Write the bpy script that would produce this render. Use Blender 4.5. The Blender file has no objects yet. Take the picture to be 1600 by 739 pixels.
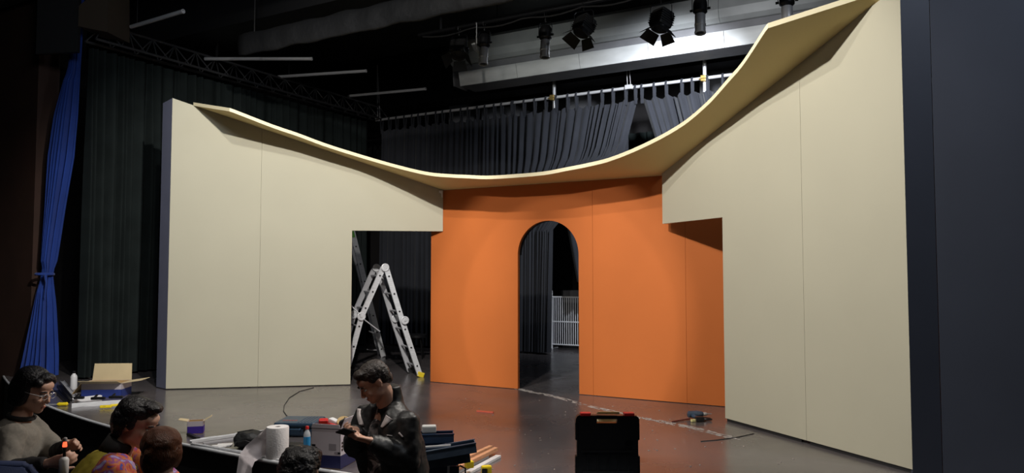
import bpy, bmesh, math, random
from mathutils import Vector as Vec, Matrix as Mat, noise as mnoise
PI = math.pi
random.seed(7)
C = bpy.context.scene.collection
S = bpy.context.scene

# ------------------------------------------------------------------ camera
FPX, CH, PITCH = 1180.0, 1.45, math.atan(60 / 1180)
cd = bpy.data.cameras.new('camera'); cam = bpy.data.objects.new('camera', cd); C.objects.link(cam)
cam.location = (0, 0, CH); cam.rotation_euler = (PI / 2 + PITCH, 0, 0)
cd.sensor_fit = 'HORIZONTAL'; cd.sensor_width = 36; cd.lens = 36 * FPX / 1600
cd.clip_start = 0.05; cd.clip_end = 100
S.camera = cam
S.view_settings.view_transform = 'Standard'; S.view_settings.look = 'None'
S.view_settings.gamma = 1; S.view_settings.exposure = 0.0
# ------------------------------------------------------------------ world
w = bpy.data.worlds.new('dim_hall'); S.world = w; w.use_nodes = True
w.node_tree.nodes['Background'].inputs[0].default_value = (0.75, 0.85, 1, 1)
w.node_tree.nodes['Background'].inputs[1].default_value = 0.003

# set axes: U runs along the orange wall, V points from it to the audience
O0 = Vec((0.388, 9.49, 0)); U = Vec((0.871, -0.491, 0)); V = Vec((-0.491, -0.871, 0))
def W(u, v, z=0.0): return O0 + U * u + V * v + Vec((0, 0, z))
def ray(px, py):
    x = (px - 800) / FPX; y = (369.5 - py) / FPX; c, s = math.cos(PITCH), math.sin(PITCH)
    return Vec((x, c - y * s, s + y * c))
def F(px, py, z=0.0):
    r = ray(px, py); return Vec((0, 0, CH)) + r * ((z - CH) / r.z)
def Y(px, py, y):
    r = ray(px, py); return Vec((0, 0, CH)) + r * (y / r.y)
def u_at(px, v):
    k = (px - 800) / FPX; a = O0 + V * v
    return (k * a.y - a.x) / (U.x - k * U.y)

# ------------------------------------------------------------------ lights
def spot(name, loc, target, watts, ang, blend, col=(1, 1, 1), r=0.03):
    l = bpy.data.lights.new(name, 'SPOT'); l.energy = watts; l.spot_size = math.radians(ang); l.spot_blend = blend
    l.color = col; l.shadow_soft_size = r
    o = bpy.data.objects.new(name, l); C.objects.link(o); o.location = loc
    o.rotation_euler = (Vec(target) - Vec(loc)).to_track_quat('-Z', 'Y').to_euler(); return o
def area(name, loc, target, watts, sx, sy, col=(1, 1, 1)):
    l = bpy.data.lights.new(name, 'AREA'); l.shape = 'RECTANGLE'; l.size = sx; l.size_y = sy; l.energy = watts; l.color = col
    o = bpy.data.objects.new(name, l); C.objects.link(o); o.location = loc
    o.rotation_euler = (Vec(target) - Vec(loc)).to_track_quat('-Z', 'Y').to_euler(); return o
WARM = (1, 0.955, 0.885)
spot('front_spot', (-1.22, 4.82, 4.59), (-2.9, 9.8, 1.7), 1100, 68, 0.55, WARM, 0.05)
spot('front_spot', (-1.20, 4.84, 4.59), (2.5, 7.3, 1.9), 800, 68, 0.55, WARM, 0.05)
spot('front_spot', (-2.20, 5.20, 5.32), (0.1, 9.6, 1.5), 300, 125, 0.5, WARM, 0.05)
spot('house_spot', tuple(W(0.4, 9.5, 4.5)), tuple(W(0.1, 0, 1.0)), 1050, 22, 0.3, WARM, 0.06)
spot('house_spot', tuple(W(-0.3, 9.3, 4.7)), tuple(W(0.25, 0, 0.95)), 520, 16.8, 0.06, WARM, 0.06)
spot('duct_spot', tuple(W(-1.6, -1.2, 4.6)), tuple(W(-1.4, -3.2, 5.1)), 30, 90, 0.8, (0.95, 1, 0.97), 0.1)
spot('duct_spot', tuple(W(1.9, -1.4, 4.6)), tuple(W(2.1, -3.2, 5.0)), 65, 110, 0.8, (0.95, 0.97, 1), 0.1)
spot('backstage_spot', tuple(W(1.6, -1.1, 4.8)), tuple(W(0.4, -3.9, 3.6)), 1150, 90, 1.0, (0.88, 0.93, 1), 0.1)
area('side_fill', (-3.2, 6.0, 4.8), (-6.6, 10.6, 1.5), 26, 0.8, 0.8, (0.8, 0.9, 1))  # added fill to lift the curtains on the left, no real lamp
spot('apron_spot', (1.6, 6.6, 4.9), (-1.6, 5.3, 0.2), 850, 58, 0.9, (1, 0.93, 0.84), 0.12)
spot('man_fill', (-2.1, 3.7, 4.2), (-0.9, 4.45, 0.4), 210, 46, 0.8, (1, 0.93, 0.84), 0.1)  # added lamp to brighten the standing man's face and hands
area('house_fill', (-0.5, 2.0, 5.0), (-1.6, 4.0, 0), 16, 1.2, 0.6, (1, 0.9, 0.8))  # added soft fill over the seats, not a known fitting
area('wing_fill', (4.3, 4.3, 5.3), (4.0, 5.4, 3.4), 60, 0.6, 0.6, (0.8, 0.88, 1))  # added lamp to brighten the top of the navy flat

# ------------------------------------------------------------------ materials
def mat(name, col, rough=0.6, metal=0.0, var=0.0, vscale=5.0, bump=0.0, bscale=40.0, col2=None, stretch=(1, 1, 1), spec=0.5, emit=None, alpha=None, trans=0, sheen=0):
    m = bpy.data.materials.new(name); m.use_nodes = True; nt = m.node_tree; N = nt.nodes; L = nt.links
    b = N['Principled BSDF']
    b.inputs['Base Color'].default_value = (*col, 1); b.inputs['Roughness'].default_value = rough
    b.inputs['Metallic'].default_value = metal; b.inputs['Specular IOR Level'].default_value = spec
    if trans: b.inputs['Transmission Weight'].default_value = trans
    if sheen: b.inputs['Sheen Weight'].default_value = sheen
    if emit: b.inputs['Emission Color'].default_value = (*emit[:3], 1); b.inputs['Emission Strength'].default_value = emit[3]
    if alpha is not None: b.inputs['Alpha'].default_value = alpha
    if var or bump:
        tc = N.new('ShaderNodeTexCoord'); mp = N.new('ShaderNodeMapping'); mp.inputs['Scale'].default_value = stretch
        L.new(tc.outputs['Object'], mp.inputs['Vector'])
    if var:
        n = N.new('ShaderNodeTexNoise'); n.inputs['Scale'].default_value = vscale; n.inputs['Detail'].default_value = 6
        L.new(mp.outputs[0], n.inputs['Vector'])
        r = N.new('ShaderNodeValToRGB'); r.color_ramp.elements[0].position = 0.3; r.color_ramp.elements[1].position = 0.72
        c2 = col2 if col2 else tuple(min(1, c * (1 + var)) for c in col); c1 = col if col2 else tuple(c * (1 - var) for c in col)
        r.color_ramp.elements[0].color = (*c1, 1); r.color_ramp.elements[1].color = (*c2, 1)
        L.new(n.outputs['Fac'], r.inputs[0]); L.new(r.outputs[0], b.inputs['Base Color'])
    if bump:
        n2 = N.new('ShaderNodeTexNoise'); n2.inputs['Scale'].default_value = bscale; n2.inputs['Detail'].default_value = 4
        L.new(mp.outputs[0], n2.inputs['Vector'])
        bp = N.new('ShaderNodeBump'); bp.inputs['Strength'].default_value = bump; bp.inputs['Distance'].default_value = 0.01
        L.new(n2.outputs['Fac'], bp.inputs['Height']); L.new(bp.outputs[0], b.inputs['Normal'])
    return m
M = {}
M['beige'] = mat('beige_paint', (0.50, 0.475, 0.37), 0.75, var=0.025, vscale=1.2, spec=0.25)
M['edge'] = mat('lit_edge_paint', (0.86, 0.77, 0.52), 0.7, var=0.02, vscale=2)  # front light is put into this brighter edge colour
M['under'] = mat('bounce_lit_ochre', (0.68, 0.54, 0.25), 0.72, var=0.03, vscale=1, spec=0.3)  # bounced light is put into this yellower underside colour
M['orange'] = mat('orange_paint', (0.54, 0.145, 0.032), 0.7, var=0.04, vscale=1.3, spec=0.25)
M['navy'] = mat('navy_black_paint', (0.040, 0.047, 0.068), 0.6, var=0.06, vscale=2, spec=0.35)
M['slate'] = mat('slate_blue_black_paint', (0.15, 0.16, 0.23), 0.6, var=0.05)
M['curtain'] = mat('black_drape', (0.030, 0.032, 0.040), 0.85, var=0.12, vscale=3, bump=0.15, bscale=300, spec=0.2, sheen=0.15)
M['curtain_g'] = mat('green_black_drape', (0.016, 0.021, 0.021), 0.9, var=0.2, vscale=3, bump=0.15, bscale=200, spec=0.1)
M['blue'] = mat('royal_blue_drape', (0.018, 0.055, 0.30), 0.8, var=0.15, vscale=3, bump=0.1, bscale=200, sheen=0.2, spec=0.2)
M['black'] = mat('matt_black', (0.012, 0.012, 0.013), 0.6)
M['gloss'] = mat('black_plastic', (0.010, 0.010, 0.012), 0.35, bump=0.1, bscale=80)
M['dark'] = mat('dark_hall_plaster', (0.022, 0.020, 0.021), 0.9, var=0.2, vscale=2, bump=0.3, bscale=20)
M['brown'] = mat('dark_brown_panel', (0.045, 0.020, 0.013), 0.7, var=0.2, vscale=2)
M['ceil'] = mat('dark_grey_ceiling', (0.055, 0.058, 0.06), 0.9, var=0.15, vscale=1.5)
M['grey'] = mat('grey_plaster', (0.13, 0.13, 0.14), 0.85, var=0.08, vscale=4, bump=0.1)
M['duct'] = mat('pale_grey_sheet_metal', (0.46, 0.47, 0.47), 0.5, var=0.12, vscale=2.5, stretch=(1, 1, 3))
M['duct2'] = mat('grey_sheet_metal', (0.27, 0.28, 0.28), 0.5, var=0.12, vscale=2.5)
M['trussm'] = mat('dark_grey_truss_metal', (0.06, 0.06, 0.065), 0.5, 0.3)
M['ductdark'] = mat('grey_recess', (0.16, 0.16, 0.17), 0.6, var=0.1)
M['pipe'] = mat('galvanised_pipe', (0.62, 0.62, 0.64), 0.4, 0.3)
M['alu'] = mat('brushed_aluminium', (0.74, 0.75, 0.78), 0.42, 0.15, var=0.12, vscale=12, bump=0.05, bscale=60, stretch=(1, 1, 6))
M['alu_d'] = mat('dull_and_shaded_aluminium', (0.50, 0.50, 0.53), 0.5, 0.2)
M['metal_b'] = mat('black_metal', (0.02, 0.02, 0.022), 0.35, 0.6)
M['chrome'] = mat('worn_chrome', (0.7, 0.7, 0.72), 0.3, 0.6)
M['brass'] = mat('brass', (0.55, 0.38, 0.12), 0.35, 0.8)
M['yellow'] = mat('yellow_plastic', (0.80, 0.60, 0.015), 0.45)
M['red'] = mat('red_plastic', (0.55, 0.02, 0.02), 0.4)
M['green'] = mat('green_label', (0.15, 0.45, 0.08), 0.5)
M['card'] = mat('brown_cardboard', (0.50, 0.33, 0.15), 0.85, var=0.06, vscale=20)
M['cardpale'] = mat('pale_cardboard', (0.66, 0.54, 0.33), 0.85, var=0.06)
M['white'] = mat('white_card', (0.55, 0.50, 0.55), 0.7, var=0.05, vscale=10)
M['whitep'] = mat('white_plastic', (0.75, 0.75, 0.77), 0.4)
M['purple'] = mat('indigo_print', (0.05, 0.02, 0.30), 0.6)
M['navyprint'] = mat('navy_print', (0.015, 0.018, 0.09), 0.6)
M['bluebox'] = mat('blue_card', (0.02, 0.04, 0.22), 0.6)
M['paper'] = mat('white_tissue', (0.80, 0.78, 0.78), 0.9, bump=0.3, bscale=90)
M['film'] = mat('thin_tissue_sheet', (0.55, 0.5, 0.52), 0.8, bump=0.4, bscale=25, alpha=0.82)
M['case'] = mat('dark_blue_plastic', (0.030, 0.065, 0.115), 0.4, var=0.1, bump=0.1, bscale=60)
M['toolblue'] = mat('navy_painted_steel', (0.030, 0.055, 0.11), 0.3, 0.2, var=0.2, vscale=8)
M['toolgrey'] = mat('blue_grey_painted_steel', (0.07, 0.10, 0.15), 0.35, 0.2, var=0.25, vscale=10)
M['bag'] = mat('black_nylon', (0.012, 0.012, 0.013), 0.55, bump=0.9, bscale=18)
M['liquid'] = mat('blue_label', (0.02, 0.25, 0.55), 0.25)
M['clear'] = mat('clear_plastic', (0.6, 0.65, 0.7), 0.2, trans=0.3)
M['wood'] = mat('pine_batten', (0.62, 0.30, 0.16), 0.7, var=0.15, vscale=6, stretch=(1, 8, 8))
M['woodpale'] = mat('pale_batten', (0.62, 0.44, 0.32), 0.7, var=0.12, vscale=6, stretch=(1, 8, 8))
M['skin'] = mat('skin', (0.58, 0.33, 0.235), 0.5, var=0.08, vscale=18)
M['skin2'] = mat('fair_skin', (0.62, 0.37, 0.27), 0.5, var=0.08, vscale=18)
M['hair'] = mat('dark_brown_hair', (0.022, 0.014, 0.011), 0.5, bump=0.8, bscale=90, var=0.4, vscale=60)
M['hairblack'] = mat('black_hair', (0.008, 0.007, 0.009), 0.4, bump=0.8, bscale=90)
M['hairred'] = mat('auburn_hair', (0.10, 0.030, 0.010), 0.4, bump=0.8, bscale=60, var=0.5, vscale=50, stretch=(6, 6, 1))
M['satin'] = mat('black_satin', (0.011, 0.011, 0.012), 0.5, bump=0.35, bscale=14)
M['grey_knit'] = mat('grey_marl_cotton', (0.22, 0.20, 0.17), 0.9, bump=0.5, bscale=14, var=0.1, vscale=80)
M['blackcloth'] = mat('black_cotton', (0.012, 0.011, 0.012), 0.9, bump=0.4, bscale=20)
M['mustard'] = mat('mustard_cotton', (0.40, 0.32, 0.035), 0.85, bump=0.6, bscale=14)
M['seatblue'] = mat('navy_seat_cloth', (0.010, 0.022, 0.075), 0.8, var=0.15, bump=0.2, bscale=200)
M['eye'] = mat('eye_white', (0.6, 0.58, 0.55), 0.3)
M['iris'] = mat('dark_iris', (0.02, 0.012, 0.008), 0.2)
M['lips'] = mat('lips', (0.38, 0.13, 0.10), 0.5)
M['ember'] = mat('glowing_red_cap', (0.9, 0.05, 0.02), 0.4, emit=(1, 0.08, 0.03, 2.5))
M['housefloor'] = mat('dark_carpet', (0.012, 0.012, 0.014), 0.95, bump=0.4, bscale=120)

def floor_mat():
    m = mat('dark_scuffed_stage_lino', (0.060, 0.060, 0.066), 0.34, spec=0.5)
    nt = m.node_tree; N = nt.nodes; L = nt.links; b = N['Principled BSDF']; b.inputs['IOR'].default_value = 2.2
    tc = N.new('ShaderNodeTexCoord')
    def noise(scale, det=6, st=(1, 1, 1), rot=0.0, dist=0.0):
        mp = N.new('ShaderNodeMapping'); mp.inputs['Scale'].default_value = st; mp.inputs['Rotation'].default_value = (0, 0, rot)
        n = N.new('ShaderNodeTexNoise'); n.inputs['Scale'].default_value = scale; n.inputs['Detail'].default_value = det
        n.inputs['Distortion'].default_value = dist
        L.new(tc.outputs['Object'], mp.inputs[0]); L.new(mp.outputs[0], n.inputs['Vector']); return n
    def ramp(src, p0, c0, p1, c1):
        r = N.new('ShaderNodeValToRGB'); e = r.color_ramp.elements
        e[0].position = p0; e[0].color = (*c0, 1); e[1].position = p1; e[1].color = (*c1, 1); L.new(src, r.inputs[0]); return r
    def mix(fac, a, bb, mode='MIX'):
        x = N.new('ShaderNodeMix'); x.data_type = 'RGBA'; x.blend_type = mode
        L.new(fac, x.inputs['Factor']) if not isinstance(fac, float) else setattr(x.inputs['Factor'], 'default_value', fac)
        L.new(a, x.inputs[6]); L.new(bb, x.inputs[7]); return x.outputs[2]
    base = ramp(noise(0.9, 8).outputs['Fac'], 0.3, (0.082, 0.074, 0.078), 0.7, (0.130, 0.115, 0.118))
    scr = ramp(noise(2.2, 10, (9, 0.7, 1), 0.9, 1.5).outputs['Fac'], 0.66, (0, 0, 0), 0.74, (0.55, 0.55, 0.55))
    scr2 = ramp(noise(2.6, 10, (0.6, 10, 1), 0.35, 1.2).outputs['Fac'], 0.67, (0, 0, 0), 0.75, (0.5, 0.5, 0.5))
    dust = ramp(noise(46, 3).outputs['Fac'], 0.735, (0, 0, 0), 0.76, (0.8, 0.8, 0.8))
    pale = N.new('ShaderNodeRGB'); pale.outputs[0].default_value = (0.24, 0.22, 0.22, 1)
    c = mix(scr.outputs[0], base.outputs[0], pale.outputs[0]); c = mix(scr2.outputs[0], c, pale.outputs[0]); c = mix(dust.outputs[0], c, pale.outputs[0])
    L.new(c, b.inputs['Base Color'])
    rr = ramp(noise(1.6, 8, (1, 1, 1), 0.2, 0.8).outputs['Fac'], 0.3, (0.19,) * 3, 0.75, (0.32,) * 3)
    L.new(rr.outputs[0], b.inputs['Roughness'])
    bp = N.new('ShaderNodeBump'); bp.inputs['Strength'].default_value = 0.06; bp.inputs['Distance'].default_value = 0.01
    L.new(noise(25, 5).outputs['Fac'], bp.inputs['Height']); L.new(bp.outputs[0], b.inputs['Normal'])
    return m
M['stage'] = floor_mat()

def pattern_mat(name, cols, scale, rough=0.8):
    m = mat(name, cols[0], rough); nt = m.node_tree; N = nt.nodes; L = nt.links
    tc = N.new('ShaderNodeTexCoord'); n = N.new('ShaderNodeTexNoise'); n.inputs['Scale'].default_value = scale; n.inputs['Detail'].default_value = 3
    n.inputs['Distortion'].default_value = 0.6
    r = N.new('ShaderNodeValToRGB'); r.color_ramp.interpolation = 'EASE'
    els = r.color_ramp.elements
    while len(els) < len(cols): els.new(0.5)
    for i, c in enumerate(cols): els[i].position = 0.3 + 0.42 * i / (len(cols) - 1); els[i].color = (*c, 1)
    L.new(tc.outputs['Object'], n.inputs['Vector']); L.new(n.outputs['Fac'], r.inputs[0]); L.new(r.outputs[0], N['Principled BSDF'].inputs['Base Color'])
    return m
M['floral'] = pattern_mat('multicoloured_print', [(0.05, 0.06, 0.30), (0.45, 0.05, 0.03), (0.50, 0.16, 0.04), (0.25, 0.05, 0.20), (0.30, 0.30, 0.55), (0.40, 0.07, 0.03)], 20)
M['camo'] = pattern_mat('grey_print_cotton', [(0.02, 0.018, 0.02), (0.12, 0.10, 0.10), (0.03, 0.028, 0.03), (0.55, 0.50, 0.50), (0.02, 0.02, 0.02)], 12)

# ------------------------------------------------------------------ mesh helpers
def nb(): return bmesh.new()
def xf(bm, verts, m): bmesh.ops.transform(bm, matrix=m, verts=verts)
def box(bm, c, size, rot=None, bevel=0.0):
    """box centred on c with axes from a 3x3 rot"""
    g = bmesh.ops.create_cube(bm, size=1.0); vs = g['verts']
    xf(bm, vs, Mat.Diagonal((*size, 1)))
    if bevel:
        es = list({e for v in vs for e in v.link_edges})
        r = bmesh.ops.bevel(bm, geom=es, offset=bevel, segments=2, affect='EDGES', profile=0.6)
        vs = list({v for f in r['faces'] for v in f.verts} | {v for v in vs if v.is_valid})
    m = Mat.Translation(Vec(c)) @ (rot.to_4x4() if rot else Mat.Identity(4))
    xf(bm, vs, m); return vs
def RZ(a): return Mat.Rotation(a, 3, 'Z')
UROT = Mat((U, V * -1, Vec((0, 0, 1)))).transposed()
def axes(x, z=Vec((0, 0, 1))):
    x = Vec(x).normalized(); y = Vec(z).cross(x).normalized(); zz = x.cross(y)
    return Mat((x, y, zz)).transposed()
def frame(d):
    d = Vec(d).normalized(); a = Vec((0, 0, 1)) if abs(d.z) < 0.9 else Vec((1, 0, 0))
    x = d.cross(a).normalized(); return x, d.cross(x).normalized()
def tube(bm, pts, rad, seg=10, cap=True, flat=1.0, upv=None):
    pts = [Vec(p) for p in pts]; n = len(pts)
    rad = rad if isinstance(rad, (list, tuple)) else [rad] * n
    rings = []; px = None
    for i, p in enumerate(pts):
        d = (pts[min(i + 1, n - 1)] - pts[max(i - 1, 0)])
        if d.length < 1e-9: d = Vec((0, 0, 1))
        d.normalize()
        if upv is not None: x = (Vec(upv) - d * Vec(upv).dot(d)).normalized()
        elif px is None: x = frame(d)[0]
        else: x = (px - d * px.dot(d)).normalized()
        px = x; y = d.cross(x)
        r = rad[i]; rx, ry = (r if isinstance(r, (tuple, list)) else (r, r * flat))
        rings.append([bm.verts.new(p + x * (math.cos(2 * PI * k / seg) * rx) + y * (math.sin(2 * PI * k / seg) * ry)) for k in range(seg)])
    for a, b in zip(rings, rings[1:]):
        for k in range(seg): bm.faces.new((a[k], a[(k + 1) % seg], b[(k + 1) % seg], b[k]))
    if cap: bm.faces.new(list(reversed(rings[0]))); bm.faces.new(rings[-1])
    return rings
def lathe(bm, c, prof, seg=24, axis=None):
    """prof: (radius, height) along the axis from c"""
    ax = Vec(axis).normalized() if axis is not None else Vec((0, 0, 1))
    x, y = frame(ax); c = Vec(c); rings = []
    for r, h in prof:
        rings.append([bm.verts.new(c + ax * h + (x * math.cos(2 * PI * k / seg) + y * math.sin(2 * PI * k / seg)) * max(r, 1e-4)) for k in range(seg)])
    for a, b in zip(rings, rings[1:]):
        for k in range(seg): bm.faces.new((a[k], a[(k + 1) % seg], b[(k + 1) % seg], b[k]))
    bm.faces.new(list(reversed(rings[0]))); bm.faces.new(rings[-1])
def ell(bm, c, r, rot=None, sub=3):
    g = bmesh.ops.create_icosphere(bm, subdivisions=sub, radius=1)
    m = Mat.Translation(Vec(c)) @ (rot.to_4x4() if rot else Mat.Identity(4)) @ Mat.Diagonal((*r, 1))
    xf(bm, g['verts'], m); return g['verts']
def prism(bm, poly, o, ax, ay, depth):
    """polygon (x,y) in plane ax, ay at o, extruded by vector depth"""
    o = Vec(o); a = [bm.verts.new(o + Vec(ax) * x + Vec(ay) * y) for x, y in poly]
    b = [bm.verts.new(v.co + Vec(depth)) for v in a]; n = len(a)
    bm.faces.new(a); bm.faces.new(list(reversed(b)))
    for i in range(n): bm.faces.new((a[i], b[i], b[(i + 1) % n], a[(i + 1) % n]))
def rootloc(o):
    v = Vec((0, 0, 0))
    while o: v += Vec(o.location); o = o.parent
    return v
def obj(name, bm, m, parent=None, smooth=False, loc=None, mods=None):
    bmesh.ops.recalc_face_normals(bm, faces=bm.faces)
    base = rootloc(parent) if parent else (Vec(loc) if loc is not None else Vec((0, 0, 0)))
    bmesh.ops.translate(bm, verts=bm.verts, vec=-base)
    me = bpy.data.meshes.new(name); bm.to_mesh(me); bm.free()
    me.materials.append(m if not isinstance(m, str) else M[m])
    if smooth:
        me.polygons.foreach_set('use_smooth', [True] * len(me.polygons))
        if smooth == 'auto': me.set_sharp_from_angle(angle=math.radians(38))
    o = bpy.data.objects.new(name, me); C.objects.link(o)
    if parent: o.parent = parent
    else: o.location = base
    return o
def tag(o, label, cat, group=None):
    o['label'] = label; o['category'] = cat
    if group: o['group'] = group
    return o
def thing(name, label, cat, loc=(0, 0, 0), group=None):
    o = bpy.data.objects.new(name, None); C.objects.link(o); o.location = loc; o.empty_display_size = 0.1
    return tag(o, label, cat, group)
def struct(o): o['kind'] = 'structure'; return o
def stuff(o): o['kind'] = 'stuff'; return o
def copy_tree(o, loc=None, rot=None, label=None):
    r = o.copy(); C.objects.link(r)
    if loc is not None: r.location = loc
    if rot is not None: r.rotation_euler = rot
    if label: r['label'] = label
    for ch in list(o.children):
        c = ch.copy(); C.objects.link(c); c.parent = r
        for g in list(ch.children):
            d = g.copy(); C.objects.link(d); d.parent = c
    return r
def cyl(bm, a, b, r, seg=12): tube(bm, [a, b], r, seg)

# ------------------------------------------------------------------ the setting
# stage platform with a gently bowed front edge
def edge_v(u): return 4.15 - 0.03 * u * u
us = [(-9 + i * 0.3) for i in range(61)]
bm = nb()
poly = [W(u, max(edge_v(u), 2.2)) for u in us]
top = [bm.verts.new(p) for p in poly]; bot = [bm.verts.new(p + Vec((0, 0, -0.85))) for p in poly]
back = [bm.verts.new(W(9, -7)), bm.verts.new(W(-9, -7))]
bm.faces.new(top + back)
for i in range(len(top) - 1): bm.faces.new((top[i], bot[i], bot[i + 1], top[i + 1]))
fl = struct(obj('floor', bm, 'stage')); fl['label'] = 'dark scuffed stage floor'
fl.data.materials.append(M['black'])
for p in fl.data.polygons:
    if abs(p.normal.z) < 0.5: p.material_index = 1
bm = nb()
tube(bm, [W(u, edge_v(u) + 0.012, -0.012) for u in us if edge_v(u) > 2.2], [(0.016, 0.016)] * len([u for u in us if edge_v(u) > 2.2]), 8)
o = struct(obj('trim_1', bm, 'alu', smooth=True)); o['label'] = 'metal nosing strip along the curved stage edge'
# auditorium floor and riser
bm = nb(); box(bm, (0, 3.0, -0.95), (24, 14, 0.2)); struct(obj('floor', bm, 'housefloor'))
bm = nb(); box(bm, (-1, 0.85, -0.65), (22, 7.0, 0.4)); struct(obj('floor', bm, 'housefloor'))
# back wall, side walls, ceiling
bm = nb(); box(bm, W(0, -6.6, 2.5), (20, 0.2, 9), UROT); struct(obj('wall_back', bm, 'dark'))
bm = nb(); box(bm, W(-8.6, -1.0, 2.5), (0.2, 12, 9), UROT); struct(obj('wall_left', bm, 'dark'))
bm = nb(); box(bm, W(8.6, -1.0, 2.5), (0.2, 12, 9), UROT); struct(obj('wall_right', bm, 'dark'))
bm = nb(); box(bm, W(-11.0, 2.35, 2.5), (8.4, 0.3, 9), UROT); o = struct(obj('wall_front', bm, 'brown'))
bm = nb(); box(bm, W(0, 0, 6.6), (24, 20, 0.2), UROT); struct(obj('ceiling', bm, 'ceil'))
# ceiling beams running across
for (v, z0, z1, dv, ul, ur, mm) in ((2.9, 5.35, 6.5, 0.5, -8.5, 8.5, 'black'), (0.35, 5.2, 6.5, 0.9, -8.5, 8.5, 'black'), (-5.4, 5.3, 6.5, 0.5, -8.5, 8.5, 'black')):
    bm = nb(); box(bm, W((ul + ur) / 2, v, (z0 + z1) / 2), (ur - ul, dv, z1 - z0), UROT); struct(obj('trim_2', bm, mm))
# black-wrapped batten in front of the beam
t = thing('wrapped_batten', 'long black cloth wrapped batten hanging under the dark ceiling', 'batten', tuple(W(-1.5, 1.1, 4.7)))
bm = nb(); n = 60
pts = [W(-4.3 + 7.5 * i / n, 1.1, 4.72 + 0.008 * math.sin(i * .9)) for i in range(n + 1)]
tube(bm, pts, [(0.035 + 0.012 * math.sin(i * 1.7) + 0.01 * math.sin(i * 4.1), 0.16 + 0.008 * math.sin(i * 1.3)) for i in range(n + 1)], 12, upv=V)
obj('cloth', bm, mat('black_wrap_cloth', (0.007, 0.0075, 0.009), 0.7, bump=0.9, bscale=12), t, True)
for u in (-4, -1.2, 1.6):
    bm = nb(); cyl(bm, W(u, 1.1, 4.8), W(u, 1.1, 6.5), 0.01, 6); obj('hanging_cable', bm, 'black', t)

# pilasters on the back wall
t = None
for (px, wd, z0, z1, m_) in ((728, 0.5, 4.2, 5.4, 'grey'), (915, 0.55, 4.2, 5.45, 'grey'), (1135, 0.75, 4.2, 5.6, 'grey'), (792, 0.9, 4.2, 5.12, 'grey')):
    v = -6.1
    bm = nb(); box(bm, W(u_at(px, v), v, (z0 + z1) / 2), (wd, 0.7, z1 - z0), UROT); struct(obj('trim_3', bm, m_))

# ------------------------------------------------------------------ the stage set
a98 = math.radians(9.8); LD = Vec((math.cos(a98), math.sin(a98), 0)); LN = Vec((LD.y, -LD.x, 0))      # left wall dir, front normal
a112 = math.radians(112.1 - 180); RD = Vec((math.cos(a112), math.sin(a112), 0)); RN = Vec((RD.y, -RD.x, 0))  # right wall dir (towards the audience)
LA = Vec((-4.376, 9.63, 0)); LLEN = 3.49
CR_ = Vec((1.712, 8.575, 0)); RLEN = 3.22
Z0, ZK = 2.60, 0.3225
def ztopL(s): return Z0 + ZK * (LLEN - s)      # s from the outer end
def ztopR(s): return Z0 + ZK * s                # s from the corner
TH = 0.045
def panel(parent, name, o, d, n, quad, m):
    """quad: (s, z) outline on the wall plane"""
    bm = nb(); prism(bm, quad, o, d, Vec((0, 0, 1)), -n * TH)
    es = [e for e in bm.edges]; bmesh.ops.bevel(bm, geom=es, offset=0.001, segments=1, affect='EDGES')
    return obj(name, bm, m, parent)
g = 0.002
t = thing('set_wall', 'tall left beige stage flat with stepped doorway cut at its right', 'stage set', tuple(LA))
panel(t, 'panel', LA, LD, LN, [(0, 0.012), (1.115 - g / 2, 0.012), (1.115 - g / 2, ztopL(1.115)), (0, ztopL(0))], 'beige')
TP = 0.018
panel(t, 'panel', LA, LD, LN, [(1.115 + g / 2, 0.012), (2.2833, 0.012), (2.2833, 2.04), (LLEN, 2.04), (LLEN, ztopL(LLEN) + TP), (1.115 + g / 2, ztopL(1.115) + TP)], 'beige')
bm = nb()
rl = Vec((-0.76, 0.65, 0)).normalized()
prism(bm, [(0.0, 0.012), (0.265, 0.012), (0.265, 3.70), (0.0, 3.725)], LA - LN * 0.001, rl, Vec((0, 0, 1)), Vec((0.02, 0.02, 0)))
r_ = obj('end_panel', bm, 'slate', t); r_['label'] = 'slate blue return panel'
for s in (0.6, 1.7):                                                           # rear braces
    bm = nb(); cyl(bm, LA + LD * s - LN * 0.06 + Vec((0, 0, 2.0)), LA + LD * s - LN * 0.75 + Vec((0, 0, 0.03)), 0.02, 6); obj('brace', bm, 'black', t)

t = thing('set_wall', 'tall right beige stage flat with stepped doorway cut at its left', 'stage set', tuple(CR_))
RBF = Vec((CR_.x, CR_.y, 0))
panel(t, 'panel', RBF, RD, RN, [(0, 2.03), (1.0753, 2.03), (1.0753, 0.03), (2.17 - g / 2, 0.03), (2.17 - g / 2, ztopR(2.17) + TP), (0, ztopR(0) + TP)], 'beige')
panel(t, 'panel', RBF, RD, RN, [(2.17 + g / 2, 0.03), (RLEN, 0.03), (RLEN, ztopR(RLEN)), (2.17 + g / 2, ztopR(2.17) + TP)], 'beige')
for s in (1.5, 2.7):
    bm = nb(); cyl(bm, RBF + RD * s - RN * 0.06 + Vec((0, 0, 2.0)), RBF + RD * s - RN * 0.75 + Vec((0, 0, 0.03)), 0.02, 6); obj('brace', bm, 'black', t)
for s0, s1 in ((1.09, 2.1), (2.2, 3.2)):
    bm = nb(); prism(bm, [(s0, 0), (s1, 0), (s1, 0.03), (s0, 0.03)], RBF - RN * 0.012, RD, Vec((0, 0, 1)), -RN * 0.02); obj('shadow_gap_strip', bm, 'black', t)  # black strips put in for the shadow line under the flat

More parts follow.
